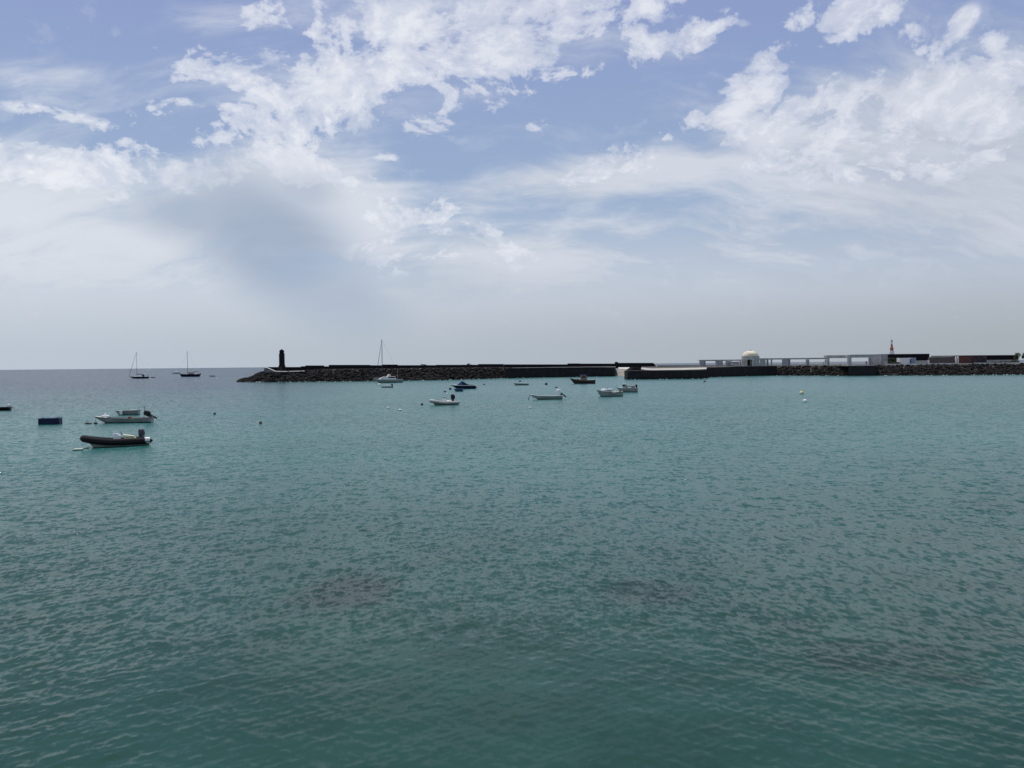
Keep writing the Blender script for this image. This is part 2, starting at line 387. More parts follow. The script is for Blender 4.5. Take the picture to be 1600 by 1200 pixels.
# ------------------------------------------------------------------ water
def build_sea():
    NA = 1300
    a_f = np.linspace(math.radians(-41), math.radians(41), NA)
    a_c = np.linspace(math.radians(41), math.radians(319), 90)[1:-1]
    ang = np.concatenate([a_f, a_c]).astype(np.float64)
    rs = [0.8, 1.6, 2.6, 4.0, 5.5, 7.0, 8.3, 9.2, 9.8]
    r = 10.2
    while r < 1500:
        rs.append(r); r += max(0.030, 0.0028 * r)
    while r < 60000:
        rs.append(r); r *= 1.12
    rs = np.array(rs)
    nr, na = len(rs), len(ang)
    Rg, Ag = np.meshgrid(rs, ang, indexing='ij')
    X = (Rg * np.sin(Ag)).ravel(); Y = (Rg * np.cos(Ag)).ravel()
    dr = np.gradient(rs); dth = np.gradient(ang); dth[-1] = abs(dth[-2])
    S = np.maximum(dr[:, None], Rg * np.abs(dth)[None, :]).ravel()
    npr = np.random.RandomState(5)
    x32 = X.astype(np.float64); y32 = Y.astype(np.float64)
    # gusts and the two crossing wave systems
    def low(seed, Ls):
        q = np.random.RandomState(seed); acc = np.zeros_like(x32)
        for L in Ls:
            t = q.rand() * 6.28; acc += np.sin((x32 * math.cos(t) + y32 * math.sin(t)) * 6.283 / L + q.rand() * 6.28)
        return acc / math.sqrt(len(Ls) / 2.0)
    gust = 1.0 + 0.34 * low(3, [23, 37, 61, 17, 95, 41])
    side = 1.0 / (1.0 + np.exp((X - 4 + 4 * low(8, [40, 63, 90])) / (8.0 + 0.12 * Y.clip(0))))   # 1 on the left
    H = np.zeros_like(X); DX = np.zeros_like(X); DY = np.zeros_like(X); lost = np.zeros_like(X); tot = 0.0
    octs = [(0.14, 0.24, .060, 36), (0.24, 0.42, .060, 38), (0.42, 0.75, .038, 32), (0.75, 1.5, .022, 24), (1.5, 3.2, .018, 18), (3.2, 9.0, .008, 12)]
    near = Rg.ravel() < 1600
    idx = np.nonzero(near)[0]
    xs, ys, ss, gs, sds = x32[idx], y32[idx], S[idx], gust[idx], side[idx]
    Hn = np.zeros(len(idx)); DXn = np.zeros(len(idx)); DYn = np.zeros(len(idx))
    for (l0, l1, sl, n) in octs:
        fade = np.clip((l0 * 1.3 / ss - 1.9) / 1.8, 0, 1)
        lost[idx] += sl ** 2 * (1 - fade ** 2); tot += sl ** 2
        sub = np.nonzero(fade > 0)[0]
        if len(sub) == 0: continue
        fx, fy, ff = xs[sub], ys[sub], fade[sub]
        wl_, wr_ = np.sqrt(0.12 + 0.88 * sds[sub]), np.sqrt(0.12 + 0.88 * (1 - sds[sub]))
        g = gs[sub] if l1 < 4 else 1.0
        for i in range(n):
            L = l0 * (l1 / l0) ** npr.rand(); k = 6.28318 / L
            A = (i % 2 == 0)
            if i % 9 == 8: th = math.radians(npr.uniform(-180, 180)); w = 1.0
            elif A: th = math.radians(-52 + npr.normal() * 17); w = wl_
            else: th = math.radians(-124 + npr.normal() * 18); w = wr_
            amp = sl * math.sqrt(2.0) / k / math.sqrt(n * 0.62)
            c, s_ = math.cos(th), math.sin(th)
            ph = (fx * c + fy * s_) * k + npr.rand() * 6.283
            aw = amp * ff * w * g
            Hn[sub] += aw * np.cos(ph)
            sn = aw * np.sin(ph) * 1.3
            DXn[sub] -= c * sn; DYn[sub] -= s_ * sn
    H[idx] = Hn; DX[idx] = DXn; DY[idx] = DYn
    lost[~near] = tot
    lost = np.sqrt(lost / tot)
    co = np.stack([X + DX, Y + DY, H], 1).astype(np.float32)
    co = np.concatenate([co, np.array([[0, 0, 0]], np.float32)]); lost = np.append(lost, 0)
    gust = np.append(gust, 1.0)
    i = np.arange(nr - 1)[:, None] * na; j = np.arange(na)[None, :]; j2 = (j + 1) % na
    quads = np.stack([i + j, i + na + j, i + na + j2, i + j2], -1).reshape(-1, 4)
    tris = np.stack([np.full(na, nr * na), np.arange(na), (np.arange(na) + 1) % na], -1)
    nq, nt = len(quads), len(tris)
    me = bpy.data.meshes.new('sea')
    me.vertices.add(len(co)); me.vertices.foreach_set('co', co.ravel())
    me.loops.add(nq * 4 + nt * 3)
    me.loops.foreach_set('vertex_index', np.concatenate([quads.ravel(), tris.ravel()]).astype(np.int32))
    me.polygons.add(nq + nt)
    me.polygons.foreach_set('loop_start', np.concatenate([np.arange(nq) * 4, nq * 4 + np.arange(nt) * 3]).astype(np.int32))
    me.polygons.foreach_set('loop_total', np.concatenate([np.full(nq, 4), np.full(nt, 3)]).astype(np.int32))
    me.polygons.foreach_set('use_smooth', np.ones(nq + nt, dtype=bool))
    at = me.attributes.new('fine', 'FLOAT', 'POINT'); at.data.foreach_set('value', lost.astype(np.float32))
    at = me.attributes.new('gust', 'FLOAT', 'POINT'); at.data.foreach_set('value', gust.astype(np.float32))
    me.update(calc_edges=True); me.validate()
    o = bpy.data.objects.new('sea', me); COL.objects.link(o)
    m = bpy.data.materials.new('sea_water'); m.use_nodes = True
    me.materials.append(m)
    T = NT(m.node_tree); bs = T.n['Principled BSDF']
    ob = T.new('ShaderNodeTexCoord').outputs['Object']
    fine = T.new('ShaderNodeAttribute', attribute_name='fine').outputs['Fac']
    gst = T.new('ShaderNodeAttribute', attribute_name='gust').outputs['Fac']
    # colour of the water body: depth and bottom seen through it
    sp = T.new('ShaderNodeSeparateXYZ'); T.l.new(ob, sp.inputs[0])
    flat = T.xyz(sp.outputs[0], sp.outputs[1])
    big = T.noise(flat, 0.035, 4.0, 0.6).outputs['Fac']
    mid = T.noise(flat, 0.30, 4.0, 0.6).outputs['Fac']
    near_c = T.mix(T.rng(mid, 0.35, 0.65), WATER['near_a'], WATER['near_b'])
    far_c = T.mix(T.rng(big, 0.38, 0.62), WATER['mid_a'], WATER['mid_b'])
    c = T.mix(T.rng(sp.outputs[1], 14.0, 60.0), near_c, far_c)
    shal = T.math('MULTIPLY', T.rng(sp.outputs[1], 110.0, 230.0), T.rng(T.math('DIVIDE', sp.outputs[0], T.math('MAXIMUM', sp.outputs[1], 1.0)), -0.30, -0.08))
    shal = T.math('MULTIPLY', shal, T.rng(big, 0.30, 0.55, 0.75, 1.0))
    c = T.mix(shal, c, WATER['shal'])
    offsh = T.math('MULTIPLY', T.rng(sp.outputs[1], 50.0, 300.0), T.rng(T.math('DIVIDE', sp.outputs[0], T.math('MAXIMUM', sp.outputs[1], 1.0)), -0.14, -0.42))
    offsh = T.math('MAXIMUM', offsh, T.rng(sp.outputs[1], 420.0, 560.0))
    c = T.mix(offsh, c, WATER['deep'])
    reefs = []
    for (px, py, rx, ry, st) in [(545, 925, 75, 34, 1.0), (500, 935, 60, 16, .6), (1010, 925, 90, 30, .6), (1010, 985, 60, 20, .5), (1400, 1030, 120, 40, 1.0),
                                 (1310, 1025, 60, 34, .8), (1480, 1050, 70, 34, .9), (1250, 985, 60, 20, .5), (1150, 1130, 120, 30, .35), (1560, 790, 90, 16, .3), (700, 1020, 90, 14, .3)]:
        p = on_water(px, py); p2 = on_water(px, py + ry)
        reefs.append((p.x, p.y, rx * p.y / FPX, abs(p.y - p2.y), 0, st))
    wv = T.vm('ADD', flat, T.vm('SCALE', T.vm('SUBTRACT', T.noise(flat, 0.6, 4.0, 0.6).outputs['Color'], (0.5, 0.5, 0.5)), scale=2.2))
    rf = T.blobs(wv, reefs)
    rfm = T.math('MULTIPLY', T.rng(rf, 0.05, 0.75), T.rng(T.noise(flat, 0.9, 5.0, 0.65).outputs['Fac'], 0.3, 0.62, 0.45, 1.0))
    c = T.mix(T.math('MULTIPLY', rfm, 0.85), c, T.mix(T.rng(mid, 0.4, 0.66), WATER['reef_a'], WATER['reef_b']))
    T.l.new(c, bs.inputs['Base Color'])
    bs.inputs['IOR'].default_value = 1.333; bs.inputs['Specular IOR Level'].default_value = 0.22
    bs.inputs['Coat Weight'].default_value = 0.08; bs.inputs['Coat IOR'].default_value = 1.33; bs.inputs['Coat Roughness'].default_value = 0.03
    T.l.new(T.math('ADD', 0.19, T.math('MULTIPLY', fine, 0.06)), bs.inputs['Roughness'])
    # capillary ripples, and the slopes that are finer than the far mesh
    rot = T.new('ShaderNodeMapping'); T.l.new(flat, rot.inputs['Vector'])
    rot.inputs['Rotation'].default_value = (0, 0, math.radians(38)); rot.inputs['Scale'].default_value = (1.0, 0.45, 1.0)
    r1 = T.noise(rot.outputs[0], 12.0, 3.0, 0.65).outputs['Color']
    r2 = T.noise(rot.outputs[0], 4.8, 2.0, 0.6).outputs['Color']
    r3 = T.noise(T.vm('MULTIPLY', flat, (1.0, 1.8, 1.0)), 1.3, 3.0, 0.6).outputs['Color']
    def cen(cn, k):
        return T.vm('SCALE', T.vm('MULTIPLY', T.vm('SUBTRACT', cn, (0.5, 0.5, 0.5)), (1, 1, 0)), scale=k)
    sl = cen(r1, T.math('MULTIPLY', gst, T.math('ADD', 0.27, T.math('MULTIPLY', fine, 0.42))))
    sl = T.vm('ADD', sl, cen(r2, T.math('ADD', 0.04, T.math('MULTIPLY', fine, 1.1))))
    sl = T.vm('ADD', sl, cen(r3, T.math('MULTIPLY', T.rng(fine, 0.45, 1.0), 1.3)))
    gn = T.new('ShaderNodeNewGeometry').outputs['Normal']
    wn = T.vm('NORMALIZE', T.vm('ADD', gn, sl))
    T.l.new(wn, bs.inputs['Normal']); T.l.new(T.vm('NORMALIZE', T.vm('ADD', gn, T.vm('SCALE', sl, scale=1.7))), bs.inputs['Coat Normal'])
    return tag(o, 'open green blue sea water with small choppy waves', 'sea', kind='structure')

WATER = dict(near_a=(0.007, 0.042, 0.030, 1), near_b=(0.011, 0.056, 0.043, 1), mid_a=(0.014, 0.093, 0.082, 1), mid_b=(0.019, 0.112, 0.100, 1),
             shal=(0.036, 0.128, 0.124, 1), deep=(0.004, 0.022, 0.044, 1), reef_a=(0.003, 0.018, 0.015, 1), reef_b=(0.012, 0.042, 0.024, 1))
sea = build_sea()

# ------------------------------------------------------------------ breakwater and quays
FRONT = [(362, 345), (372, 343), (450, 333), (560, 334), (620, 336), (700, 342), (787, 372), (840, 386), (960, 402), (985, 404)]
CREST = [(366, -0.9), (373, 0.3), (380, 1.3), (392, 1.8), (399, 2.9), (406, 3.7), (414, 4.1), (474, 4.1), (500, 4.65), (780, 4.7), (800, 4.4), (985, 4.35)]
def fY(px): return interp(px, FRONT)
def mound(name, pxs, front, crest, run, back, label):
    m = MB(); rings = []
    for px in pxs:
        Y = front(px); c = crest(px)
        k = max(0.0, min(1.0, (c + 1.2) / 5.5))
        prof = [(Y - 0.5, -1.6), (Y + run(px) * 0.5 * k, c * 0.5 - 0.3), (Y + run(px) * k, c), (Y + run(px) * k + 6, c + 0.12 * k), (Y + 14, c + 0.25 * k), (Y + back, c + 0.3 * k), (Y + back + 7, -1.6)]
        rings.append([(gx(px, yy), yy, zz) for yy, zz in prof])
    m.loft(rings, closed=True, cap0=True, cap1=True)
    return tag(m.build(name, GRAVEL), label, name.replace('_', ' '), kind='structure')
mound('breakwater', list(range(364, 790, 6)) + [790], fY, lambda p: interp(p, CREST), lambda p: 6.0, 22, 'rubble breakwater reaching out into the sea')
mound('quay', [789, 800, 820, 840, 880, 920, 962], fY, lambda p: interp(p, CREST), lambda p: -0.1, 50, 'gravel topped quay behind the dark masonry wall')

def wall_path(pts, thick, ztop, zbot, mats, name, parent=None, mi=0):
    """wall following a front line; pts = (px, Y)"""
    m = MB(); rings = []
    for i, (px, Y) in enumerate(pts):
        zt = ztop(px) if callable(ztop) else ztop
        zb = zbot(px) if callable(zbot) else zbot
        rings.append([(gx(px, Y), Y, zb), (gx(px, Y), Y, zt), (gx(px, Y + thick), Y + thick, zt), (gx(px, Y + thick), Y + thick, zb)])
    m.loft(rings, True, True, True)
    return m.build(name, mats, parent)

w = wall_path([(789.5, 371.2)] + [(p, fY(p) - 1.6) for p in (810, 840, 880, 920, 945, 958)] + [(963.5, 404)], 1.2, lambda p: interp(p, [(792, 4.55), (940, 4.5), (956, 4.3), (961, 3.6), (964, 2.6)]), -1.5, STONE, 'quay_wall')
tag(w, 'long dark masonry quay wall running right from the boulders to the slipway', 'quay wall')
m = MB()
for i in range(26):
    px = 800 + i * 6; Y = fY(px) - 1.6
    m.box(gx(px, Y), gx(px + 5.9, Y), Y - 0.08, Y + 1.3, 4.52, 4.64)
m.build('coping', CONC, w)

# riprap: thousands of boulders nobody could count
def riprap(name, label, px0, px1, front, crest, run, n, seed, big=1.0):
    R = random.Random(seed); m = MB()
    for i in range(n):
        px = px0 + (px1 - px0) * R.random(); Y = front(px); c = crest(px); k = max(0.0, min(1.0, (c + 1.2) / 5.5))
        t = R.random() ** 0.9
        z = -0.35 + (c + 0.35) * t + R.uniform(-.25, .15)
        yy = Y - 0.6 + (run(px) * k + 0.6) * t + R.uniform(-.5, .4)
        r = R.choice((0.28, 0.34, 0.42, 0.5, 0.62, 0.8)) * big
        if px < 412: r *= 1.15
        m.rock((gx(px, yy), yy, z), r, R, 0, R.uniform(.6, .9))
    for i in range(n // 7):         # smaller stones along the crest
        px = px0 + (px1 - px0) * R.random(); Y = front(px); c = crest(px)
        yy = Y + run(px) * max(0.0, min(1.0, (c + 1.2) / 5.5)) + R.uniform(-.5, 3.5)
        m.rock((gx(px, yy), yy, c + (R.uniform(-.1, .25) if px < 1000 else R.uniform(-.35, -.05))), R.uniform(.22, .45), R, 0, .8)
    return tag(m.build(name, LAVA), label, 'boulders', kind='stuff')
riprap('boulders', 'dark lava boulders piled along the left breakwater down to the water', 370, 800, fY, lambda p: interp(p, CREST), lambda p: 6.0, 3600, 4)

# parapet on the far side of the breakwater, in steps of different height
def pY(px): return interp(px, [(405, 351), (560, 353), (700, 360), (790, 390), (887, 425), (960, 446), (1030, 448)])
PAR = [(417, 470, 573.5), (470, 477, 572.3), (477, 505.6, 571.0), (505.6, 513.7, 572.4), (513.7, 578, 570.1), (578, 597, 570.7), (597, 621, 569.6), (621, 681, 570.6), (681, 722, 570.0),
       (722, 747, 569.9), (747, 787, 568.8), (787, 887, 569.3), (887, 907, 567.8), (907, 961, 568.1), (961, 1021, 567.0)]
par = thing('parapet_wall', (gx(720, 362), 362, 4.5), 'long black parapet wall of uneven height along the top of the breakwater', 'wall')
pl = Vector(par.location)
for (a, b, py) in PAR:
    m = MB(); rings = []
    for px in (a, b - 0.15):
        Y = pY(px); zt = gz(px, py, Y)
        rings.append([(gx(px, Y) - pl.x, Y - pl.y, 3.6 - pl.z), (gx(px, Y) - pl.x, Y - pl.y, zt - pl.z), (gx(px, Y) - pl.x, Y + 1.2 - pl.y, zt - pl.z), (gx(px, Y) - pl.x, Y + 1.2 - pl.y, 3.6 - pl.z)])
    m.loft(rings); m.build('wall_section', BLACKW, par)
m = MB(); Y = pY(1021)
m.add([(gx(1021, Y) - pl.x, Y - pl.y, 3.6 - pl.z), (gx(1021, Y) - pl.x, Y - pl.y, gz(1021, 567.0, Y) - pl.z), (gx(1027, Y) - pl.x, Y - pl.y, 3.6 - pl.z),
       (gx(1021, Y) - pl.x, Y + 1.2 - pl.y, 3.6 - pl.z), (gx(1021, Y) - pl.x, Y + 1.2 - pl.y, gz(1021, 567.0, Y) - pl.z), (gx(1027, Y) - pl.x, Y + 1.2 - pl.y, 3.6 - pl.z)],
      [(0, 1, 2), (3, 5, 4), (0, 3, 4, 1), (1, 4, 5, 2), (0, 2, 5, 3)])
m.build('sloping_end', BLACKW, par)

# end wall, sunlit top and shaded face painted in as pale and dark concrete
m = MB(); prof = [(412.5, 575.4, 4.0), (416.5, 574.3, 4.0), (430, 580.2, 4.0), (447, 580.5, 4.0), (475, 579.6, 4.0)]
Ye = 337.5; rings = []
for (px, py, zb), yb in zip(prof, (581.4, 581.6, 581.8, 581.6, 580.6)):
    zt = gz(px, py, Ye); zb = min(gz(px, yb, Ye), zt - .25); rings.append([(gx(px, Ye), Ye, zb), (gx(px, Ye), Ye, zt), (gx(px, Ye), Ye + .9, zt + 0.12), (gx(px, Ye), Ye + .9, zb)])
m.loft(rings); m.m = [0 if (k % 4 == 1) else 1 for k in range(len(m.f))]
tag(m.build('end_wall', [CONC, mat('shaded_concrete', (.20, .20, .20), .9, (.10, .10, .10), .6, .7)]), 'low pale wall with a sloping white top at the seaward tip of the breakwater', 'wall')

# old dark lighthouse
Yl = 345.0; lx = gx(440.6, Yl); s = Yl / FPX
lt = thing('old_lighthouse', (lx, Yl, 4.1), 'dark stone lighthouse with a rounded top at the left end of the breakwater', 'lighthouse')
zt = lambda py: gz(440.6, py, Yl) - 4.1
m = MB(); m.lathe([(6.2 * s * 1.06, -0.6), (6.0 * s * 1.06, zt(576.5)), (5.7 * s, zt(573.6)), (4.55 * s, zt(570.4)), (4.3 * s, zt(569.6)), (4.25 * s, zt(553.4))], 24); m.build('tower', TOWERM, lt, True)
m = MB(); m.lathe([(4.45 * s, zt(554.0)), (4.6 * s, zt(553.4)), (4.6 * s, zt(552.8)), (3.4 * s, zt(552.7))], 24); m.build('gallery', BLACKW, lt)
m = MB(); m.lathe([(3.35 * s, zt(552.75)), (3.4 * s, zt(550.9)), (3.72 * s, zt(550.8)), (3.74 * s, zt(549.5))], 20); m.build('lantern', BLACKW, lt, True)
m = MB(); m.lathe([(3.74 * s * math.cos(a), zt(549.6) + (zt(545.9) - zt(549.6)) * math.sin(a)) for a in [i * math.pi / 2 / 7 for i in range(7)]] + [(0.12, zt(545.8))], 20)
m.tube([(0, 0, zt(545.9)), (0, 0, zt(545.0))], 0.05, 6); m.build('dome', BLACKW, lt, True)
m = MB(); m.box(-0.45, 0.45, -6.1 * s * 1.06 - 0.05, -1.2, 0.0, 2.0, bev=.03); m.build('door', DARKM, lt)

# slipway, jetty and paler decks between the two moles
m = MB()
a0, a1, b0, b1, c0, c1 = at_depth(966, 573.9, 442), at_depth(990, 573.9, 442), Vector((gx(959.5, 397), 397, -.45)), Vector((gx(975, 397), 397, -.45)), at_depth(966.5, 576, 428), at_depth(988.5, 576.4, 428)
def down(p, z): return (p.x, p.y, z)
m.add([tuple(b0), tuple(b1), tuple(c1), tuple(c0), tuple(a1), tuple(a0), down(b0, -2), down(b1, -2), down(c1, -2), down(c0, -2), down(a1, -2), down(a0, -2)],
      [(0, 1, 2, 3), (3, 2, 4, 5), (0, 6, 7, 1), (1, 7, 8, 2), (2, 8, 10, 4), (4, 10, 11, 5), (5, 11, 9, 3), (3, 9, 6, 0)], [1, 0, 1, 1, 1, 1, 1, 1])
tag(m.build('slipway', [CONC, RAMPC]), 'pale concrete slipway sloping into the water beside the dark jetty', 'slipway', kind='structure')

m = MB(); Yj = 314.5; xj0, xj1 = gx(980.3, Yj), gx(1105.2, Yj); zj = gz(1040, 578.9, Yj)
m.box(xj0, xj1, Yj, Yj + 9, -1.6, zj, bev=0.08)
jet = m.build('jetty', STONE); tag(jet, 'low dark masonry jetty block standing forward of the quay right of the slipway', 'jetty')
m = MB(); m.box(xj0 + .05, xj1 - .05, Yj + .05, Yj + 8.95, zj + .004, zj + 0.06); m.build('deck_slab', GRAVEL, jet)
# the paved apron rising behind the jetty
m = MB(); rings = []
for px, ylo, yhi in ((1002.2, 577.0, 574.3), (1010, 578.0, 575.0), (1020, 578.3, 575.7), (1040, 578.0, 575.4), (1065, 577.8, 575.0), (1090, 577.2, 574.4), (1104, 576.6, 574.0)):
    z0, z1 = gz(px, ylo, Yj + 9.1), gz(px, yhi, 353)
    rings.append([(gx(px, Yj + 9.1), Yj + 9.1, z0), (gx(px, 353), 353, z1), (gx(px, 360), 360, 4.33), (gx(px, 430), 430, 4.36), (gx(px, 430), 430, -1.5), (gx(px, Yj + 9.1), Yj + 9.1, -1.5)])
m.loft(rings); m.m = [0 if (k % 6 == 0) else 1 for k in range(len(m.f))]
tag(m.build('paved_apron', [mat('worn_paving', (.46, .44, .40), .9, (.28, .26, .23), .5, .7), GRAVEL]), 'sunlit pale concrete apron rising behind the dark jetty', 'paving', kind='structure')
m = MB()                          # landing steps
Ys = 350; 
for i in range(4): m.box(gx(983.5 + i * 2.1, Ys), gx(1002.0 - i * .01, Ys), Ys + i * 0.5, Ys + 12 - i * .01, -1.0 + i * .01, gz(995, 578.2 - i * 1.5, Ys))
tag(m.build('stone_steps', STONE), 'small black block of stone steps beside the slipway top', 'steps')

# right mole
RF = [(1100, 348), (1105.4, 348), (1150, 364), (1200, 378), (1216, 375), (1270, 362), (1325, 350), (1370, 349), (1450, 340), (1600, 336), (1720, 334)]
def rY(px): return interp(px, RF)
RC = [(1100, 4.15), (1300, 4.25), (1370, 4.3), (1450, 4.45), (1720, 4.5)]
mound('right_mole', [1104, 1120, 1150, 1175, 1200, 1206, 1216, 1240, 1270, 1300, 1325, 1370, 1410, 1450, 1500, 1550, 1600, 1660, 1720], rY, lambda p: interp(p, RC),
      lambda p: interp(p, [(1200, 0.2), (1206, 6.5)]), 84, 'gravel ground of the mole on the right')
w = wall_path([(1105.4, 348), (1120, 353), (1150, 363), (1175, 370), (1200, 377), (1214, 376)], 1.0, lambda p: interp(p, [(1105, 3.75), (1120, 4.0), (1140, 4.3), (1214, 4.35)]), -1.5, STONE, 'quay_wall')
tag(w, 'dark masonry quay wall under the domed building', 'quay wall')
w = wall_path([(1325.5, 347), (1369, 347)], 14.0, gz(1345, 571.7, 347), -1.5, STONE, 'quay_wall')
tag(w, 'dark square masonry platform under the two tall pergola bays', 'quay wall')
m = MB(); m.box(gx(1325, 347), gx(1366, 347), 346.8, 361.2, gz(1345, 571.6, 347), gz(1345, 571.0, 347)); m.build('coping', PLASTER, w)
riprap('boulders', 'dark lava boulders under the middle pergola of the right mole', 1207, 1328, rY, lambda p: interp(p, RC) - .1, lambda p: 6.5, 1000, 21, 0.85)
riprap('boulders', 'brown lava boulders along the far right mole in front of the long walls', 1366, 1712, rY, lambda p: interp(p, RC) - .1, lambda p: 6.5, 2700, 33, 0.95)
# seaward low wall behind everything
tag(wall_path([(1027, 447), (1100, 440), (1250, 440), (1400, 440), (1560, 440), (1720, 440)], 1.0, lambda p: gz(p, interp(p, [(1027, 571.2), (1100, 571.0), (1290, 569.3), (1720, 567.3)]), 441), -1.5, BLACKW, 'sea_wall'),
    'low black sea wall along the far edge behind the pergola', 'wall')
tag(wall_path([(1384, rY(1384) + 6.0), (1440, rY(1440) + 6.0), (1493, rY(1493) + 6.0)], 0.7, lambda p: interp(p, RC) + .5, 4.0, CONC, 'kerb'), 'pale concrete kerb in front of the white hut', 'kerb')
tag(wall_path([(1521, rY(1521) + 6.0), (1560, rY(1560) + 6.0), (1596, rY(1596) + 6.0)], 0.7, lambda p: interp(p, RC) + .5, 4.0, CONC, 'kerb'), 'pale concrete kerb at the far right in front of the dry scrub', 'kerb')

# ------------------------------------------------------------------ buildings
class Pix:
    """boxes given by their photographed outline at a depth, local to a thing"""
    def __init__(s, t): s.o = Vector(t.location)
    def box(s, m, p0, p1, q0, q1, Y, dep, mi=0):
        c = (p0 + p1) / 2
        m.box(gx(p0, Y) - s.o.x, gx(p1, Y) - s.o.x, Y - s.o.y, Y + dep - s.o.y, gz(c, q1, Y) - s.o.z, gz(c, q0, Y) - s.o.z, mi)
GZ = 4.3
def colonnade(name, label, p0, p1, Y, top, beam_bot, floor, pillars, dep=4.0, mt=None, solids=(), slab=None):
    t = thing(name, (gx((p0 + p1) / 2, Y), Y, GZ), label, 'pergola'); X = Pix(t); mt = mt or PLASTER
    m = MB(); X.box(m, p0, p1, top, beam_bot, Y, 0.5); X.box(m, p0, p1, top, beam_bot, Y + dep, 0.5)
    m.build('beam', mt, t)
    n = max(2, int((p1 - p0) / 9))
    for i in range(n + 1):
        c = p0 + 0.8 + (p1 - p0 - 1.6) * i / n; m = MB()
        X.box(m, c - .5, c + .5, top + 0.25, beam_bot - 0.5, Y + 0.503, dep - .506); m.build('rafter', mt, t)
    if slab: m = MB(); X.box(m, slab[0], slab[1], top - .9, top - 0.08, Y - .15, dep + .8); m.build('roof_slab', WHITEP, t)
    for (a, b, yy, dd) in pillars:
        m = MB(); X.box(m, a, b, beam_bot + .02, floor, Y + yy + .03, dd); m.build('pillar', mt, t)
    for (a, b, yy, dd, q) in solids:
        m = MB(); X.box(m, a, b, q, floor, Y + yy, dd); m.build('wall_panel', mt, t)
    return t
Yp = 374
colonnade('pergola', 'grey concrete pergola left of the domed building', 1093, 1158.6, Yp, 562.0, 564.0, 572.6,
          [(1093.2, 1100, 0, .6), (1100.1, 1102.6, 3.4, .5), (1118.2, 1122.6, 0, .6), (1134, 1137, 0, .6), (1142, 1144, 3.4, .5), (1156, 1158.3, 0, .6)], 4.0, PLASTER, [(1122.8, 1129.6, .05, .35, 564.05), (1137.2, 1141.8, 3.3, .3, 564.2)])
colonnade('pergola', 'long low grey concrete pergola right of the domed building', 1187.4, 1292.4, Yp, 559.4, 561.6, 571.6,
          [(1198, 1200.8, 3.3, .5), (1204.6, 1206.8, 0, .5), (1231, 1235, 3.2, .5), (1260, 1264.6, 0, .9), (1290, 1292.3, 0, .9)], 4.0, PLASTER, [(1187.6, 1196.2, .04, .35, 561.65), (1222.2, 1230.8, .04, .35, 561.65)])
colonnade('pergola', 'tall left bay of the raised pergola above the boulders', 1291.9, 1325.0, 360, 555.0, 559.5, 571.2, [(1292.4, 1296.2, 0, 1.0), (1319, 1321, 3.4, .4)][:1], 4.2, PLASTER2)
colonnade('pergola', 'tall right bay of the raised pergola framing a standing person', 1325.1, 1364.0, 352, 554.6, 558.8, 571.3, [(1325.3, 1330.6, 0, 1.2), (1360.0, 1363.8, 0, 1.2)], 4.2, PLASTER, slab=(1328, 1363))

# domed building
Yd = 372; s = Yd / FPX; cxd = 1172.6
dm = thing('domed_building', (gx(cxd, Yd + 4), Yd + 4, GZ), 'round grey building with a weathered white dome on the mole', 'building')
r = 13.6 * s; zt = lambda py: gz(cxd, py, Yd) - GZ
def ring_wall(m, r0, r1, z0, z1, gaps, seg=48):
    def P(a, z, rr): return (rr * math.cos(a), rr * math.sin(a), z)
    for i in range(seg):
        a, b = 2 * math.pi * i / seg, 2 * math.pi * (i + 1) / seg
        mid = math.degrees((a + b) / 2) % 360; zb = z0
        for (g0, g1, gz1) in gaps:
            if g0 <= mid <= g1: zb = gz1
        v = [P(a, zb, r1), P(b, zb, r1), P(b, z1, r1), P(a, z1, r1), P(a, zb, r0), P(b, zb, r0), P(b, z1, r0), P(a, z1, r0)]
        m.add(v, [(0, 1, 2, 3), (5, 4, 7, 6), (3, 2, 6, 7), (1, 0, 4, 5), (0, 3, 7, 4), (2, 1, 5, 6)])
m = MB(); ring_wall(m, r - .45, r, -.3, zt(556.1), [(231, 262, zt(562.0)), (56, 72, zt(563.5))]); m.build('wall', PLASTER2, dm)
m = MB(); m.lathe([(r * .93, zt(556.1) - .02)] + [(r * .895 * math.cos(a), zt(555.9) + (zt(547.6) - zt(555.9)) * math.sin(a)) for a in [i * math.pi / 2 / 10 for i in range(10)]] + [(.7, zt(547.55))], 40)
m.build('dome', DOMEW, dm, True)
m = MB(); m.lathe([(.62, zt(547.7)), (.62, zt(547.0)), (.5, zt(546.9))], 12); m.build('dome_cap', DARKM, dm)
m = MB(); m.box(gx(1180, Yd) - dm.location.x, gx(1187.3, Yd) - dm.location.x, .2, 3.4, -.3, zt(555.5)); m.build('side_block', PLASTER, dm)
m = MB(); m.lathe([(r + .18, -.35), (r + .18, .14), (r - .2, .15)], 40); m.build('plinth', PLASTER, dm)
hb = thing('low_hut', (gx(1149.6, 369), 369, GZ), 'small pale box with a white top just left of the domed building', 'hut'); X = Pix(hb)
m = MB(); X.box(m, 1144.3, 1155.0, 565.6, 570.1, 369, 2.4); m.build('body', PLASTER, hb)
m = MB(); X.box(m, 1143.9, 1155.4, 564.9, 565.55, 368.8, 2.9); m.build('roof', WHITEP, hb)
for a, b in ((1144.9, 1146.3), (1153.0, 1154.5)):
    m = MB(); X.box(m, a, b, 570.12, 572, 369.1, .4); m.build('leg', PLASTER, hb)

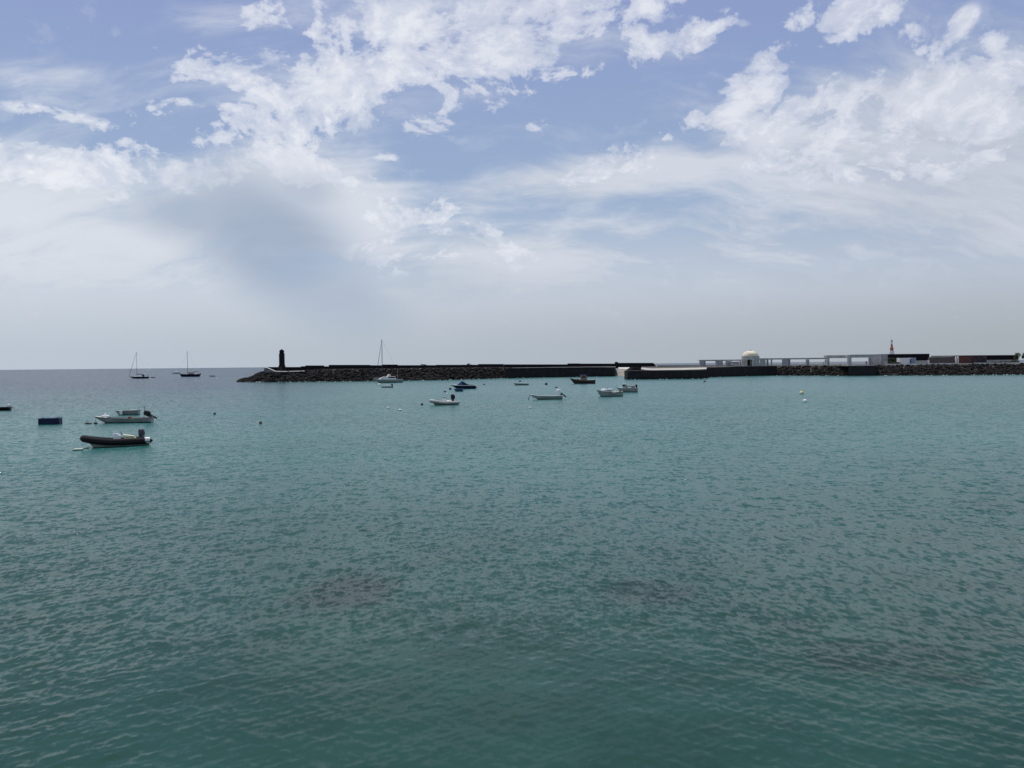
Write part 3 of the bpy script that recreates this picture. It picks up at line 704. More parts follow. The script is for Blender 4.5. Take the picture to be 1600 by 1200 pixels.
# blocks right of the pergola
b = thing('white_block', (gx(1369, 362), 362, GZ), 'plain pale wall block joining the right end of the tall pergola', 'building'); X = Pix(b)
m = MB(); X.box(m, 1364.2, 1374.4, 553.6, 564.8, 362, 5); m.build('wall', PLASTER, b)
m = MB(); X.box(m, 1363.6, 1386.8, 565.0, 571.5, 358, 5); m.build('lower_wall', PLASTER2, b)
b = thing('white_block', (gx(1381, 368), 368, GZ), 'separate pale block between a narrow gap and the black building', 'building'); X = Pix(b)
m = MB(); X.box(m, 1376.2, 1387.0, 553.2, 564.9, 368, 5); m.build('wall', PLASTER, b)

# red and white light tower beyond
Yt = 440; tx = 1393.3
rl = thing('beacon_tower', (gx(tx, Yt), Yt, GZ), 'slim red and white beacon tower rising behind the black building', 'lighthouse')
s = Yt / FPX; zt = lambda py: gz(tx, py, Yt) - GZ
m = MB(); m.lathe([(3.9 * s, -3.0), (3.6 * s, zt(548.4)), (3.1 * s, zt(548.2))], 20); m.build('white_base', WHITEP, rl)
m = MB(); m.lathe([(2.5 * s, zt(548.2)), (2.5 * s, zt(543.2)), (1.7 * s, zt(542.4)), (1.25 * s, zt(537.8))], 20); m.build('red_section', BRICKR, rl)
m = MB(); m.lathe([(1.35 * s, zt(537.8)), (1.35 * s, zt(533.0))], 16); m.build('white_section', WHITEP, rl)
m = MB(); m.lathe([(1.75 * s, zt(533.0)), (1.75 * s, zt(532.3)), (1.0 * s, zt(532.2)), (.9 * s, zt(530.9)), (.2 * s, zt(530.3))], 16); m.build('lantern', PLASTER, rl)
# black building, hut, walls
bb = thing('black_building', (gx(1420, 385), 385, GZ), 'long flat roofed black building behind the white hut', 'building'); X = Pix(bb)
m = MB(); X.box(m, 1387.2, 1452.2, 553.4, 572, 385, 9); m.build('wall', BLACKW, bb)
m = MB(); X.box(m, 1386.8, 1452.6, 552.95, 553.38, 384.8, 9.4); m.build('roof', DARKM, bb)
hu = thing('white_hut', (gx(1418, 368), 368, GZ), 'white box shaped hut with a blue corner in front of the black building', 'hut'); X = Pix(hu)
m = MB(); X.box(m, 1406, 1423.8, 559.2, 570.4, 368, 3); m.build('body', WHITEP, hu)
m = MB(); X.box(m, 1422.4, 1424.0, 560.8, 569.4, 367.6, .35); m.build('blue_panel', BLUE2, hu)
m = MB(); X.box(m, 1424.2, 1431.2, 558.9, 570.4, 367.8, 3.1); m.build('end_bay', mat('pale_blue_wall', (0.36, 0.42, 0.52), .8), hu)
m = MB(); X.box(m, 1425.6, 1429.4, 560.6, 569.9, 367.72, .06); m.build('door', mat('grey_blue_door', (0.20, 0.25, 0.33), .7), hu)
lw = thing('low_white_wall', (gx(1442, 370), 370, GZ), 'low pale wall between the white hut and the brown rubble wall', 'wall'); X = Pix(lw)
m = MB(); X.box(m, 1431.6, 1450.0, 563.2, 570.6, 370, .5); m.build('wall', PLASTER2, lw)
m = MB(); X.box(m, 1450.1, 1452.2, 562.8, 570.6, 369.9, .8); m.build('post', WHITEP, lw)
rw = thing('rubble_wall', (gx(1472, 372), 372, GZ), 'brown rubble stone wall between the black building and the white gate post', 'wall'); X = Pix(rw)
m = MB(); X.box(m, 1452.7, 1493.0, 557.9, 571, 372, 1.5); m.build('wall', BROWNW, rw)
m = MB(); X.box(m, 1455, 1490, 555.6, 557.8, 378, .6); m.build('back_wall', PLASTER2, rw)
gp = thing('gate_post', (gx(1495.8, 371), 371, GZ), 'white gate post between the two long walls on the right', 'gate'); X = Pix(gp)
m = MB(); X.box(m, 1493.4, 1494.9, 556.6, 571, 371, .7); X.box(m, 1496.9, 1498.0, 556.4, 571, 371, .7); m.build('post', WHITEP, gp)
m = MB(); X.box(m, 1494.95, 1496.85, 559.5, 571, 371.2, .15); m.build('door', PLASTER2, gp)
lb = thing('long_building', (gx(1545, 374), 374, GZ), 'long low black building with faded red painting on its left half at the far right', 'building'); X = Pix(lb)
def mural(name):
    m = bpy.data.materials.new(name); m.use_nodes = True; T = NT(m.node_tree); bs = T.n['Principled BSDF']
    o = T.new('ShaderNodeTexCoord').outputs['Object']
    a = T.noise(o, 0.22, 3.0, 0.6).outputs['Fac']; b2 = T.noise(T.vm('ADD', o, (31.0, 7.0, 3.0)), 0.6, 5.0, 0.6).outputs['Fac']
    c = T.mix(T.rng(a, .42, .55), (0.026, 0.022, 0.03, 1), (0.12, 0.045, 0.034, 1))
    c = T.mix(T.rng(b2, .50, .62, 0, .8), c, (0.06, 0.05, 0.05, 1))
    T.l.new(c, bs.inputs['Base Color']); bs.inputs['Roughness'].default_value = .9
    return m
MUR = mural('red_mural')
m = MB(); X.box(m, 1498.4, 1542, 555.5, 571, 374, 8); m.build('painted_wall', MUR, lb)
m = MB(); X.box(m, 1542.05, 1590, 555.3, 571, 374.1, 8); m.build('wall', BLACKW, lb)
m = MB(); X.box(m, 1498.2, 1590.2, 554.9, 555.28, 373.8, 8.6); m.build('roof', BLACKW, lb)
pw = thing('low_plaster_wall', (gx(1567, 366), 366, GZ), 'low grey plaster wall behind dry scrub at the far right', 'wall'); X = Pix(pw)
m = MB(); X.box(m, 1543, 1592, 562.2, 571, 366, .4); m.build('wall', PLASTER, pw)
bx = thing('white_slab', (gx(1596.5, 350), 350, 4.75), 'small bright white slab lying on the ground at the far right edge', 'slab')
m = MB(); m.box(-.9, .9, -.5, .5, -.1, .22, bev=.04); m.build('slab', WHITEP, bx)
m = MB(); X2 = Pix(lb)
# planting
def crown(m, c, rx, ry, rz, n, R, leaf=.3):
    cl = [(R.gauss(0, .45), R.gauss(0, .45), R.gauss(0, .42)) for _ in range(9)]
    for i in range(n):
        k = R.choice(cl); p = Vector((k[0] + R.gauss(0, .26), k[1] + R.gauss(0, .26), k[2] + R.gauss(0, .26)))
        if p.length > 1.15: continue
        p = Vector((c[0] + p.x * rx, c[1] + p.y * ry, c[2] + p.z * rz))
        a = Vector((R.gauss(0, 1), R.gauss(0, 1), R.gauss(0, 1))).normalized(); b = a.orthogonal().normalized(); q = a.cross(b)
        s = leaf * R.uniform(.5, 1.2)
        m.add([tuple(p + b * s), tuple(p + q * s * .6), tuple(p - b * s), tuple(p - q * s * .6)], [(0, 1, 2, 3)])
def tree(px, py_c, Y, w, h, label, seed):
    c = at_depth(px, py_c, Y); R = random.Random(seed)
    t = thing('small_tree', (c.x, Y, 4.5), label, 'tree')
    m = MB(); zc = c.z - 4.5
    m.tube([(0, 0, -.3), (.1, 0, zc * .5), (-.05, .1, zc)], [.16, .12, .07], 8)
    for i in range(4):
        a = i * 1.57 + .4; m.tube([(0, 0, zc * .6), (math.cos(a) * w * .5, math.sin(a) * w * .5, zc + h * .3)], [.07, .03], 5)
    m.build('trunk', BARK, t)
    m = MB(); crown(m, (0, 0, zc), w, w, h, 1500, R, .2); m.build('crown', LEAF, t)
tree(1590.0, 557.2, 371, 1.7, 1.6, 'small dark round tree at the right end of the long black building', 5)
tree(1601.5, 556.2, 371, 1.2, 1.4, 'dark tree cut by the right edge of the picture', 6)
def bush(px, py0, py1, wpx, Y, label, seed, mt=SCRUB, leaf=.22, n=500, name='bush'):
    c0 = at_depth(px, py1, Y); c1 = at_depth(px, py0, Y); R = random.Random(seed)
    m = MB(); h = (c1.z - c0.z) / 2; m.tube([(0, 0, -.3), (0, 0, h)], .04, 5)
    crown(m, (0, 0, h), wpx / 2 * Y / FPX, .8, h, n, R, leaf)
    o = m.build(name, mt); o.location = (c0.x, Y, c0.z)
    return tag(o, label, 'bush')
bush(1395, 557.8, 566, 22, 381, 'dark green bush growing left of the white hut', 2, LEAF, .28, 1300)
bush(1389, 563, 570.5, 18, 366, 'grey brown scrub in front of the pale blocks', 3, SCRUB, .25, 700)
bush(1399, 565.5, 570.8, 16, 365, 'low brown scrub at the left foot of the white hut', 31, SCRUB, .25, 700)
bush(1287, 562.5, 571, 10, 368, 'thin spindly bush inside the long pergola near its right end', 4, SCRUB, .12, 90)
bush(1562, 564.2, 570, 26, 362, 'dry olive scrub in front of the low plaster wall', 7, SCRUB, .28, 1100)
bush(1583, 562.8, 570, 22, 361, 'taller olive scrub at the right end of the low plaster wall', 8, SCRUB, .28, 1100)
bush(662, 568.6, 571.2, 10, 366, 'low bush on top of the parapet behind the white inflatable boat', 9, SCRUB, .15, 250)
bush(733, 568.0, 570.8, 8, 372, 'low bush on top of the parapet behind the blue speedboat', 10, SCRUB, .15, 250)
bush(1446, 566.3, 570.8, 9, 366, 'tiny bush before the low white wall', 12, SCRUB, .2, 250)
# cluster of stones and a small block on the parapet
m = MB(); R = random.Random(3); pp = at_depth(963, 567.2, 414)
for i in range(7): m.rock((R.uniform(-.9, .9), R.uniform(-.5, .5), R.uniform(0, .5)), R.uniform(.25, .5), R)
o = m.build('rubble_heap', LAVA); o.location = (pp.x, 414, gz(963, 567.6, 414)); tag(o, 'small heap of dark stones on the parapet above the slipway', 'stones')

# foam and spray along the foot of the walls
m = MB(); R = random.Random(9)
def foamline(p0, p1, f, n, off=.6):
    for i in range(n):
        px = R.uniform(p0, p1); Y = f(px) - off - R.random() * 1.2; x = gx(px, Y)
        for k in range(R.choice((1, 2, 3, 4))):
            m.rock((x + R.gauss(0, .35), Y + R.gauss(0, .3), R.uniform(.0, .14)), R.uniform(.06, .19), R, 0, .5)
foamline(385, 790, fY, 70, 1.4); foamline(795, 960, fY, 14, 2.0); foamline(981, 1104, lambda p: Yj, 22, .3); foamline(1110, 1320, rY, 14, .8); foamline(1375, 1600, rY, 30, 1.2)
tag(m.build('foam', FOAMM, None, True), 'white flecks of foam at the foot of the walls and boulders', 'foam', kind='stuff')

# ------------------------------------------------------------------ boats
def hull_shape(L, B, F, draft=.3, tw=.75, rake=.35, bow=.5, stern=.08, wl=.10, n=16, pw=2.3):
    st = []
    for i in range(n):
        t = i / (n - 1.0); t = t ** 0.92
        zs = F * (1 + bow * max(0, (t - .35) / .65) ** 2 + stern * max(0, (.35 - t) / .35) ** 2)
        if t < .42: b = B / 2 * (tw + (1 - tw) * math.sin(math.pi / 2 * t / .42))
        else: b = B / 2 * max(0.015, 1 - ((t - .42) / .58) ** pw)
        dr = draft * (1 - max(0, (t - .7) / .3) ** 2 * .7)
        X0 = -L / 2 + L * t
        ring = []
        for z in (-dr, -dr * .45, wl, wl + (zs - wl) * .45, zs):
            u = (z + dr) / (zs + dr)
            y = b * (u ** .42) * (1 - .12 * (1 - u) * (t > .6))
            x = X0 - L * rake * .45 * (1 - u) ** 1.2 * t ** 4
            ring.append((x, y, z))
        st.append((t, X0, b, zs, ring))
    return st
def hull(L, B, F, mats, parent, open_from=0.0, open_to=.82, floor=.24, gun=None, gun_r=.03, **kw):
    """outer shell, cockpit and rim of one boat; mats = (topsides, bottom, inside, deck)"""
    st = hull_shape(L, B, F, **kw); m = MB()
    for side in (1, -1):
        v = []; n = len(st); k = 5
        for (_, _, _, _, r) in st: v += [(x, y * side, z) for x, y, z in r]
        fs = []; mi = []
        for i in range(n - 1):
            for j in range(k - 1):
                q = (i * k + j, (i + 1) * k + j, (i + 1) * k + j + 1, i * k + j + 1)
                fs.append(q if side < 0 else q[::-1]); mi.append(1 if j < 2 else 0)
        m.add(v, fs, mi)
    r = st[0][4]; pts = [(x, y, z) for x, y, z in r] + [(x, -y, z) for x, y, z in reversed(r)]
    m.add(pts, [tuple(range(len(pts)))], 0)
    m.build('hull', [mats[0], mats[1]], parent, True)
    th = .05
    inner = [s for s in st if open_from <= s[0] <= open_to]
    if len(inner) > 1:
        m = MB(); rings = []
        for (t, X0, b, zs, _) in inner:
            bi = max(.02, b - th); rings.append([(X0 + (.05 if t == 0 else 0), bi, zs), (X0 + (.05 if t == 0 else 0), bi * .86, min(floor, zs - .05)), (X0 + (.05 if t == 0 else 0), -bi * .86, min(floor, zs - .05)), (X0 + (.05 if t == 0 else 0), -bi, zs)])
        m.loft(rings, False, True, True)
        m.build('cockpit', mats[2], parent)
    def deckpart(a, b2, nm):
        ss = [s for s in st if a - 1e-6 <= s[0] <= b2 + 1e-6]
        if len(ss) < 2: return
        m = MB(); m.loft([[(X0, b * .985, zs - .01), (X0, b * .5, zs + .03 + b * .03), (X0, 0, zs + .04 + b * .05), (X0, -b * .5, zs + .03 + b * .03), (X0, -b * .985, zs - .01)] for (t, X0, b, zs, _) in ss], False, False, False)
        m.build(nm, mats[3], parent, True)
    lo = [s[0] for s in inner]
    if lo:
        if max(lo) < 1: deckpart(max(lo), 1.0, 'foredeck')
        if min(lo) > 0: deckpart(0.0, min(lo), 'afterdeck')
    else: deckpart(0, 1, 'deck')
    if gun:
        m = MB(); path = [(X0, b, zs) for (t, X0, b, zs, _) in st]
        m.tube(path, gun_r, 6); m.tube([(x, -y, z) for x, y, z in path], gun_r, 6); m.tube([path[0], (path[0][0], -path[0][1], path[0][2])], gun_r, 6)
        m.build('gunwale', gun, parent, True)
    return st
def outboard(parent, x, z, s=1.0, tilt=0.0, cowl=BLKP, leg=DARKM, y=0.0):
    xf = Matrix.Translation((x, y, z)) @ Matrix.Rotation(tilt, 4, 'Y') @ Matrix.Scale(s, 4)
    R = []
    for (zz, hx, hy_, ox) in [(.10, .20, .13, -.05), (.16, .26, .17, -.08), (.40, .29, .19, -.09), (.62, .27, .18, -.07), (.74, .18, .12, -.04), (.78, .08, .05, -.03)]:
        R.append([(ox + hx * math.copysign(abs(math.cos(a)) ** .6, math.cos(a)), hy_ * math.copysign(abs(math.sin(a)) ** .6, math.sin(a)), zz) for a in [2 * math.pi * i / 14 for i in range(14)]])
    root = MB(); root.box(-.04, .12, -.09, .09, -.18, .12, 0, xf, .01); ob = root.build('outboard_motor', leg, parent)
    m = MB(); m.loft(R, True, True, True, 0, xf); m.build('cowling', cowl, ob, True)
    m = MB(); m.loft([[(-.20, -.05, .12), (-.06, -.05, .12), (-.06, .05, .12), (-.20, .05, .12)], [(-.20, -.035, -.45), (-.08, -.035, -.45), (-.08, .035, -.45), (-.20, .035, -.45)], [(-.24, -.025, -.72), (-.05, -.025, -.72), (-.05, .025, -.72), (-.24, .025, -.72)]], True, True, True, 0, xf)
    m.box(-.30, -.02, -.09, .09, -.50, -.475, 0, xf)
    m.build('drive_leg', leg, ob)
    m = MB()
    for k in range(3):
        a = k * 2.094; c, q = math.cos(a), math.sin(a)
        m.add([(-.27, 0, -.64), (-.30, c * .16 - q * .05, -.64 + q * .16 + c * .05), (-.29, c * .18, -.64 + q * .18), (-.26, c * .14 + q * .06, -.64 + q * .14 - c * .06)], [(0, 1, 2, 3)], 0, xf)
    m.build('propeller', ALU, ob)
    return ob
def bench(parent, x, w, z, mt, dx=.24):
    m = MB(); m.box(x - dx / 2, x + dx / 2, -w / 2, w / 2, z - .035, z, bev=.008); m.build('bench', mt, parent)
def place(name, p0, p1, wl_py, label, cat, turn=0.0, group=None, z=0.0, rev=False, beam=1.6):
    """an Empty on the water under the middle of the boat; turn > 0 brings the bow nearer"""
    c = on_water((p0 + p1) / 2, wl_py); ta, tt = c.x / c.y, math.radians(turn)
    L = ((p1 - p0) * c.y / FPX - .25 * beam * abs(math.sin(tt) + ta * math.cos(tt))) / (math.cos(tt) - ta * math.sin(tt))
    t = thing(name, (c.x, c.y, z), label, cat, (0 if rev else math.pi) + math.radians(turn if not rev else -turn), group)
    return t, L, c.y / FPX
def rope(parent, a, b, sag=.15, r=.012):
    A, B = Vector(a), Vector(b); P = [A.lerp(B, i / 8) - Vector((0, 0, sag * math.sin(math.pi * i / 8))) for i in range(9)]
    m = MB(); m.tube(P, r, 5); m.build('mooring_line', ROPE, parent)
def inflatable(t, L, B, r, tubem, hullm, rise=.30, base=.30, sticks=True, sc=1.0):
    """rigid hull with a fat air tube round it, console, seats and outboard"""
    P = []; n = 34
    for i in range(n + 1):
        u = i / n * 2 - 1; a = abs(u)
        if a > .42: x = -L / 2 + r + (1 - a) / .58 * (L * .62); y = (B / 2 - r)
        else:
            th = a / .42 * math.pi / 2; x = -L / 2 + r + L * .62 + (L * .38 - 2 * r) * math.cos(th) ** .8; y = (B / 2 - r) * math.sin(th) ** .72
        P.append((x, math.copysign(y, u), base + rise * max(0, (x + L * .05) / (L * .55)) ** 2))
    m = MB(); RR = [r * .45] + [r] * (n - 1) + [r * .45]
    P2 = [(P[0][0] - .22 * sc, P[0][1], P[0][2])] + P + [(P[-1][0] - .22 * sc, P[-1][1], P[-1][2])]
    m.tube(P2, [r * .25] + [r * .8] + [r] * (n - 1) + [r * .8] + [r * .25], 14); tb = m.build('air_tube', tubem, t, True)
    m = MB(); m.tube([(x, y * 1.0 + math.copysign(r * .98, y) * (abs(y) > B * .2), z - r * .1) for x, y, z in P if abs(y) > B * .2 and y > 0], .03 * sc, 6)
    m.tube([(x, y * 1.0 + math.copysign(r * .98, y), z - r * .1) for x, y, z in P if abs(y) > B * .2 and y < 0], .03 * sc, 6); m.build('rubbing_strake', tubem, tb)
    Lh = L * .90
    hull(Lh, B - 1.3 * r, base + .04, (hullm, ANTI, GELG, GELG), t, 0, .8, floor=.24, draft=.24, tw=.9, rake=.35, bow=1.1, stern=0, wl=.02)
    m = MB(); m.box(-L * .06, L * .04, -.32 * sc, .32 * sc, .22, base + .52 * sc, bev=.06); m.box(-L * .03, L * .045, -.30 * sc, .30 * sc, base + .5 * sc, base + .62 * sc, bev=.04); cs = m.build('console', GELW, t)
    m = MB(); m.add([(L * .04, -.28 * sc, base + .60 * sc), (L * .04, .28 * sc, base + .60 * sc), (0, .24 * sc, base + .84 * sc), (0, -.24 * sc, base + .84 * sc), (L * .04 - .02, -.28 * sc, base + .60 * sc), (L * .04 - .02, .28 * sc, base + .60 * sc), (-.02, .24 * sc, base + .84 * sc), (-.02, -.24 * sc, base + .84 * sc)],
                    [(0, 1, 2, 3), (7, 6, 5, 4), (0, 4, 5, 1), (1, 5, 6, 2), (2, 6, 7, 3), (3, 7, 4, 0)]); m.build('windscreen', GLASS, cs)
    m = MB(); m.tube([(-L * .07 + .14 * sc * math.cos(a) * .4, .14 * sc * math.sin(a), base + .62 * sc + .14 * sc * math.cos(a)) for a in [i * 2 * math.pi / 12 for i in range(13)]], .02, 6); m.build('steering_wheel', BLKP, cs)

# --- black inflatable in front
t, L, s = place('inflatable_boat', 125.5, 239, 697, 'black inflatable boat with a grey outboard, nearest boat at the left', 'boat', 30, beam=2.0)
inflatable(t, L, 2.1, .25, RUBBER, GELGR, .42, .36)
m = MB(); m.box(-L * .27, -L * .13, -.5, .5, .5, .66, bev=.05); m.box(-L * .13, -L * .11, -.5, .5, .5, .72, bev=.02); m.build('seat', YEL, t)
m = MB(); m.add([(-L * .25, -.55, .70), (-L * .09, -.55, .86), (-L * .09, .5, .86), (-L * .25, .5, .70), (-L * .25, -.55, .73), (-L * .09, -.55, .89), (-L * .09, .5, .89), (-L * .25, .5, .73)], [(3, 2, 1, 0), (4, 5, 6, 7), (0, 1, 5, 4), (1, 2, 6, 5), (2, 3, 7, 6), (3, 0, 4, 7)]); m.build('seat_board', YEL, t)
outboard(t, -L * .34, .60, .86, 0, mat('dark_blue_cowling', (0.022, 0.026, 0.042), .35, (0.05, .055, .075), 3, .5))
m = MB(); m.tube([(-L * .38, .80, .40), (-L * .45, .80, .39)], .262, 12); m.build('tube_patch', GELW, t, True)
m = MB(); m.box(L * .36, L * .42, -.10, .10, .74, .86, bev=.03); m.build('bow_cleat', BLKP, t)
rope(t, (L * .44, 0, .30), (L * .60, .25, .02), .05, .015); 
tube_p = on_water(122, 703.3)
o = thing('float_board', (tube_p.x, tube_p.y, .02), 'pale green float board on the water ahead of the black inflatable', 'float', .25)
m = MB(); m.box(-.33, .33, -.22, .22, .0, .10, bev=.04); m.build('board', GREENB, o)
m = MB(); m.box(-.34, .34, -.23, .23, -.05, .004, bev=.02); m.build('underside', ANTI, o)

# --- white fishing launch with tilted outboard
t, L, s = place('fishing_launch', 145.5, 239, 660.5, 'long white open launch with a black outboard tilted up and a short pole', 'boat', 5)
st = hull(L, 1.9, .50, (GELG, ANTI, GELG, GELW), t, 0, .80, .26, WOOD, .035, draft=.25, tw=.7, rake=.5, bow=.50, stern=.02, wl=.07)
bench(t, -L * .05, 1.6, .42, GELG); bench(t, L * .15, 1.5, .45, GELG); bench(t, -L * .28, 1.5, .42, WOOD)
m = MB(); m.box(L * .24, L * .36, -.32, .32, .60, .86, bev=.08); m.build('foredeck_hatch', GELW, t)
m = MB(); m.lathe([(.02, .84), (.10, .88), (.12, .96), (.06, 1.04), (.02, 1.05)], 10, c=(L * .30, 0, 0)); m.build('white_float', WHITEP, t, True)
outboard(t, -L * .47, .70, 1.05, 1.0, BLKP)
m = MB(); m.tube([(-L * .36, .1, .3), (-L * .385, .1, 1.75)], .03, 6); pp = m.build('pole', DARKM, t)
m = MB(); m.add([(-L * .385, .1, 1.72), (-L * .345, .1, 1.62), (-L * .34, .14, 1.74), (-L * .383, .14, 1.86)], [(0, 1, 2, 3)]); m.add([(-L * .385, .1, 1.80), (-L * .42, .12, 1.92), (-L * .425, .12, 1.80)], [(0, 1, 2)]); m.build('flag', WHITEP, pp)
m = MB(); m.box(-L * .14, -L * .09, -.16, .16, .4, .7, bev=.05); m.build('fuel_can', mat('faded_red_plastic', (.16, .06, .045), .7), t)
rope(t, (L * .46, 0, .70), (L * .47, .15, -.05), .03, .02)
for (px, w_, lab) in ((138, .42, 'black mooring float, the larger of two ahead of the white launch'), (149.5, .22, 'black mooring float, the smaller of two ahead of the white launch')):
    p = on_water(px, 662.3); o = thing('mooring_float', (p.x, p.y, .02), lab, 'float')
    m = MB(); m.lathe([(.05, -.10), (w_ * .8, -.05), (w_, .03), (w_ * .7, .12), (.05, .15)], 12, sq=(1, .5)); m.build('body', BLKP, o, True)
    m = MB(); m.tube([(.06 * math.cos(a), 0, .17 + .06 * math.sin(a)) for a in [i * .7 for i in range(10)]], .015, 5); m.build('ring', ROPE, o)

# --- grey dinghy behind it
t, L, s = place('rowing_dinghy', 179.5, 218.5, 648.2, 'grey open dinghy moored just behind the white launch', 'boat', 12)
hull(L, 1.5, .50, (GELG, ANTI, GELG, GELG), t, 0, .86, .26, CANVG, .03, draft=.2, tw=.85, rake=.4, bow=.14, stern=.10, wl=.05)
bench(t, 0, 1.3, .42, WOOD); bench(t, -L * .3, 1.3, .42, WOOD)
m = MB(); m.box(L * .14, L * .26, .70, .79, .10, .62, bev=.02); m.build('fender_board', WHITEP, t)
m = MB(); m.box(-L * .42, -L * .12, -.5, .5, .45, .66, bev=.03); m.build('stern_box', GELG, t)

# --- blue flat workboat and cut boat at the left edge
t, L, s = place('work_barge', 61, 96.5, 662.6, 'dark blue box shaped workboat near the left edge', 'boat', 15, beam=3.0)
m = MB(); W_ = 1.4; H_ = .62
m.box(-L / 2, L / 2, -W_ / 2, -W_ / 2 + .07, -.3, H_); m.box(-L / 2, L / 2, W_ / 2 - .07, W_ / 2, -.3, H_); m.box(-L / 2, -L / 2 + .07, -W_ / 2 + .07, W_ / 2 - .07, -.3, H_ + .02); m.box(L / 2 - .07, L / 2, -W_ / 2 + .07, W_ / 2 - .07, -.3, H_ + .02); m.box(-L / 2 + .07, L / 2 - .07, -W_ / 2 + .07, W_ / 2 - .07, .1, .25)
m.build('hull', BLUE, t)
m = MB(); m.tube([(-L / 2, -W_ / 2, H_ + .02), (L / 2, -W_ / 2, H_ + .02), (L / 2, W_ / 2, H_ + .02), (-L / 2, W_ / 2, H_ + .02), (-L / 2, -W_ / 2, H_ + .02)], .045, 6); m.build('gunwale', BLUE2, t)
bench(t, 0, W_ - .1, H_ - .06, BLUE2, .5); bench(t, -L * .3, W_ - .1, H_ - .06, BLUE2, .4)
m = MB(); m.box(-L * .28, L * .22, .3, .75, H_, H_ + .10, bev=.03); m.build('stern_locker', BLUE2, t)
t, L, s = place('skiff', -24, 17.5, 641.4, 'dark skiff with a white outboard, cut by the left edge of the picture', 'boat', 15)
hull(L, 1.5, .46, (BLKP, ANTI, CANVG, BLKP), t, 0, .84, .26, BLKP, .03, draft=.2, tw=.8, rake=.5, bow=.3, stern=0, wl=.04)
bench(t, 0, 1.3, .4, WOOD); outboard(t, -L * .49, .48, .75, 1.0, GELW, ALU)

# --- sailing yachts far left
def rigging(t, mx, mz0, mz1, bowp, sternp, mast_r=.09, boom=None, furl=True, spread=.62, mt=DARKM):
    m = MB(); m.tube([(mx, 0, mz0), (mx, 0, mz1)], [mast_r, mast_r * .8], 8); ms = m.build('mast', mt, t)
    m = MB(); zs = mz0 + (mz1 - mz0) * spread; m.tube([(mx, -.75, zs), (mx, .75, zs)], .03, 5); m.build('spreader', mt, ms)
    m = MB()
    top = Vector((mx, 0, mz1 - .15))
    if furl:
        m.tube([bowp, tuple(Vector(bowp).lerp(top, .5)), tuple(top)], [.09, .075, .045], 6)
    else: m.tube([bowp, tuple(top)], .018, 5)
    m.build('forestay', CANVN if furl else DARKM, ms)
    m = MB(); m.tube([sternp, tuple(top)], .014, 4)
    for y in (-1, 1): m.tube([(mx - .1, y * 1.3, mz0 + .1), (mx, y * .75, zs), tuple(top)], .014, 4)
    m.build('shrouds', DARKM, ms)
    if boom:
        m = MB(); m.tube([(mx, 0, boom[0]), (boom[1], 0, boom[2])], .10, 6); m.tube([(mx - .1, 0, boom[0] + .14), (boom[1] + .3, 0, boom[2] + .13)], [.20, .12], 8); m.build('boom', boom[3], t)
t, L, s = place('sailing_yacht', 201.5, 232.8, 591.4, 'slender dark hulled sailing yacht, leftmost on the horizon', 'sailing boat', 22)
H = lambda p: p * s                       # photographed pixels to metres at this boat
hull(L, 3.6, 1.05, (BLUE, ANTI, GELG, GELG), t, 0.0, .2, .6, ALU, .05, draft=.5, tw=.7, rake=.6, bow=.22, stern=.02, wl=.2)
m = MB(); m.box(-L * .18, L * .16, -1.1, 1.1, 1.0, 1.45, bev=.15); cb = m.build('cabin', GELW, t)
m = MB(); m.box(-L * .12, L * .12, -1.13, 1.13, 1.14, 1.30); m.build('window', GLASS, cb)
m = MB(); m.box(-L * .28, -L * .15, -1.0, 1.0, 1.1, 2.3, bev=.3); m.build('sprayhood', CANVN, t)
rigging(t, L * .10, 1.2, H(41.5), (L * .49, 0, 1.3), (-L * .48, 0, 1.1), boom=(H(6.6), -L * .22, H(6.2), CANVN))
m = MB()
for y in (-1.2, 1.2): m.tube([(-L * .47, y, 1.1), (-L * .47, y, 2.4)], .04, 5)
m.tube([(-L * .47, -1.2, 2.4), (-L * .47, 1.2, 2.4)], .05, 5); m.build('stern_arch', DARKM, t)
t, L, s = place('tender', 235, 242.5, 590.3, 'tiny grey tender floating off the stern of the leftmost sailing yacht', 'boat')
hull(L, 1.4, .38, (BLUE2, ANTI, CANVG, CANVG), t, 0, .85, .22, CANVG, .05, draft=.1, bow=.2)
t, L, s = place('motor_sailer', 280.5, 312.5, 588.6, 'heavy dark wooden motor sailer with one tall mast, right of the sailing yacht', 'sailing boat', 20)
hull(L, 4.2, 1.5, (BLUE, ANTI, WOODD, WOODD), t, 0.02, .25, 1.0, WOOD, .07, draft=.6, tw=.8, rake=.25, bow=.38, stern=.18, wl=.2)
m = MB(); m.box(-L * .22, L * .06, -1.3, 1.3, 1.4, 2.35, bev=.15); cb = m.build('deckhouse', WOODD, t)
m = MB(); m.box(-L * .2, L * .04, -1.33, 1.33, 1.85, 2.15); m.build('window', GLASS, cb)
m = MB(); m.box(L * .08, L * .22, -.9, .9, 1.6, 2.0, bev=.1); m.build('skylight', GELG, t)
rigging(t, L * .10, 1.4, H(40), (L * .56, 0, 2.3), (-L * .48, 0, 1.9), .13, (H(5.6), -L * .42, H(8.0), CANVN), furl=False)
m = MB(); m.tube([(L * .42, 0, 2.0), (L * .64, 0, 2.45)], [.10, .05], 6); m.build('bowsprit', WOODD, t)
m = MB()
for x in (-.32, -.44):
    m.tube([(L * x, -1.4, 1.6), (L * x, -1.4, 3.2), (L * x, 1.4, 3.2), (L * x, 1.4, 1.6)], .035, 5)
m.tube([(-L * .46, -1.4, 2.5), (-L * .30, -1.4, 2.5)], .04, 5); m.build('stern_frame', ALU, t)
m = MB(); m.box(-L * .44, -L * .30, -1.2, 1.2, 3.3, 3.42, bev=.03); m.build('awning', GELG, t)
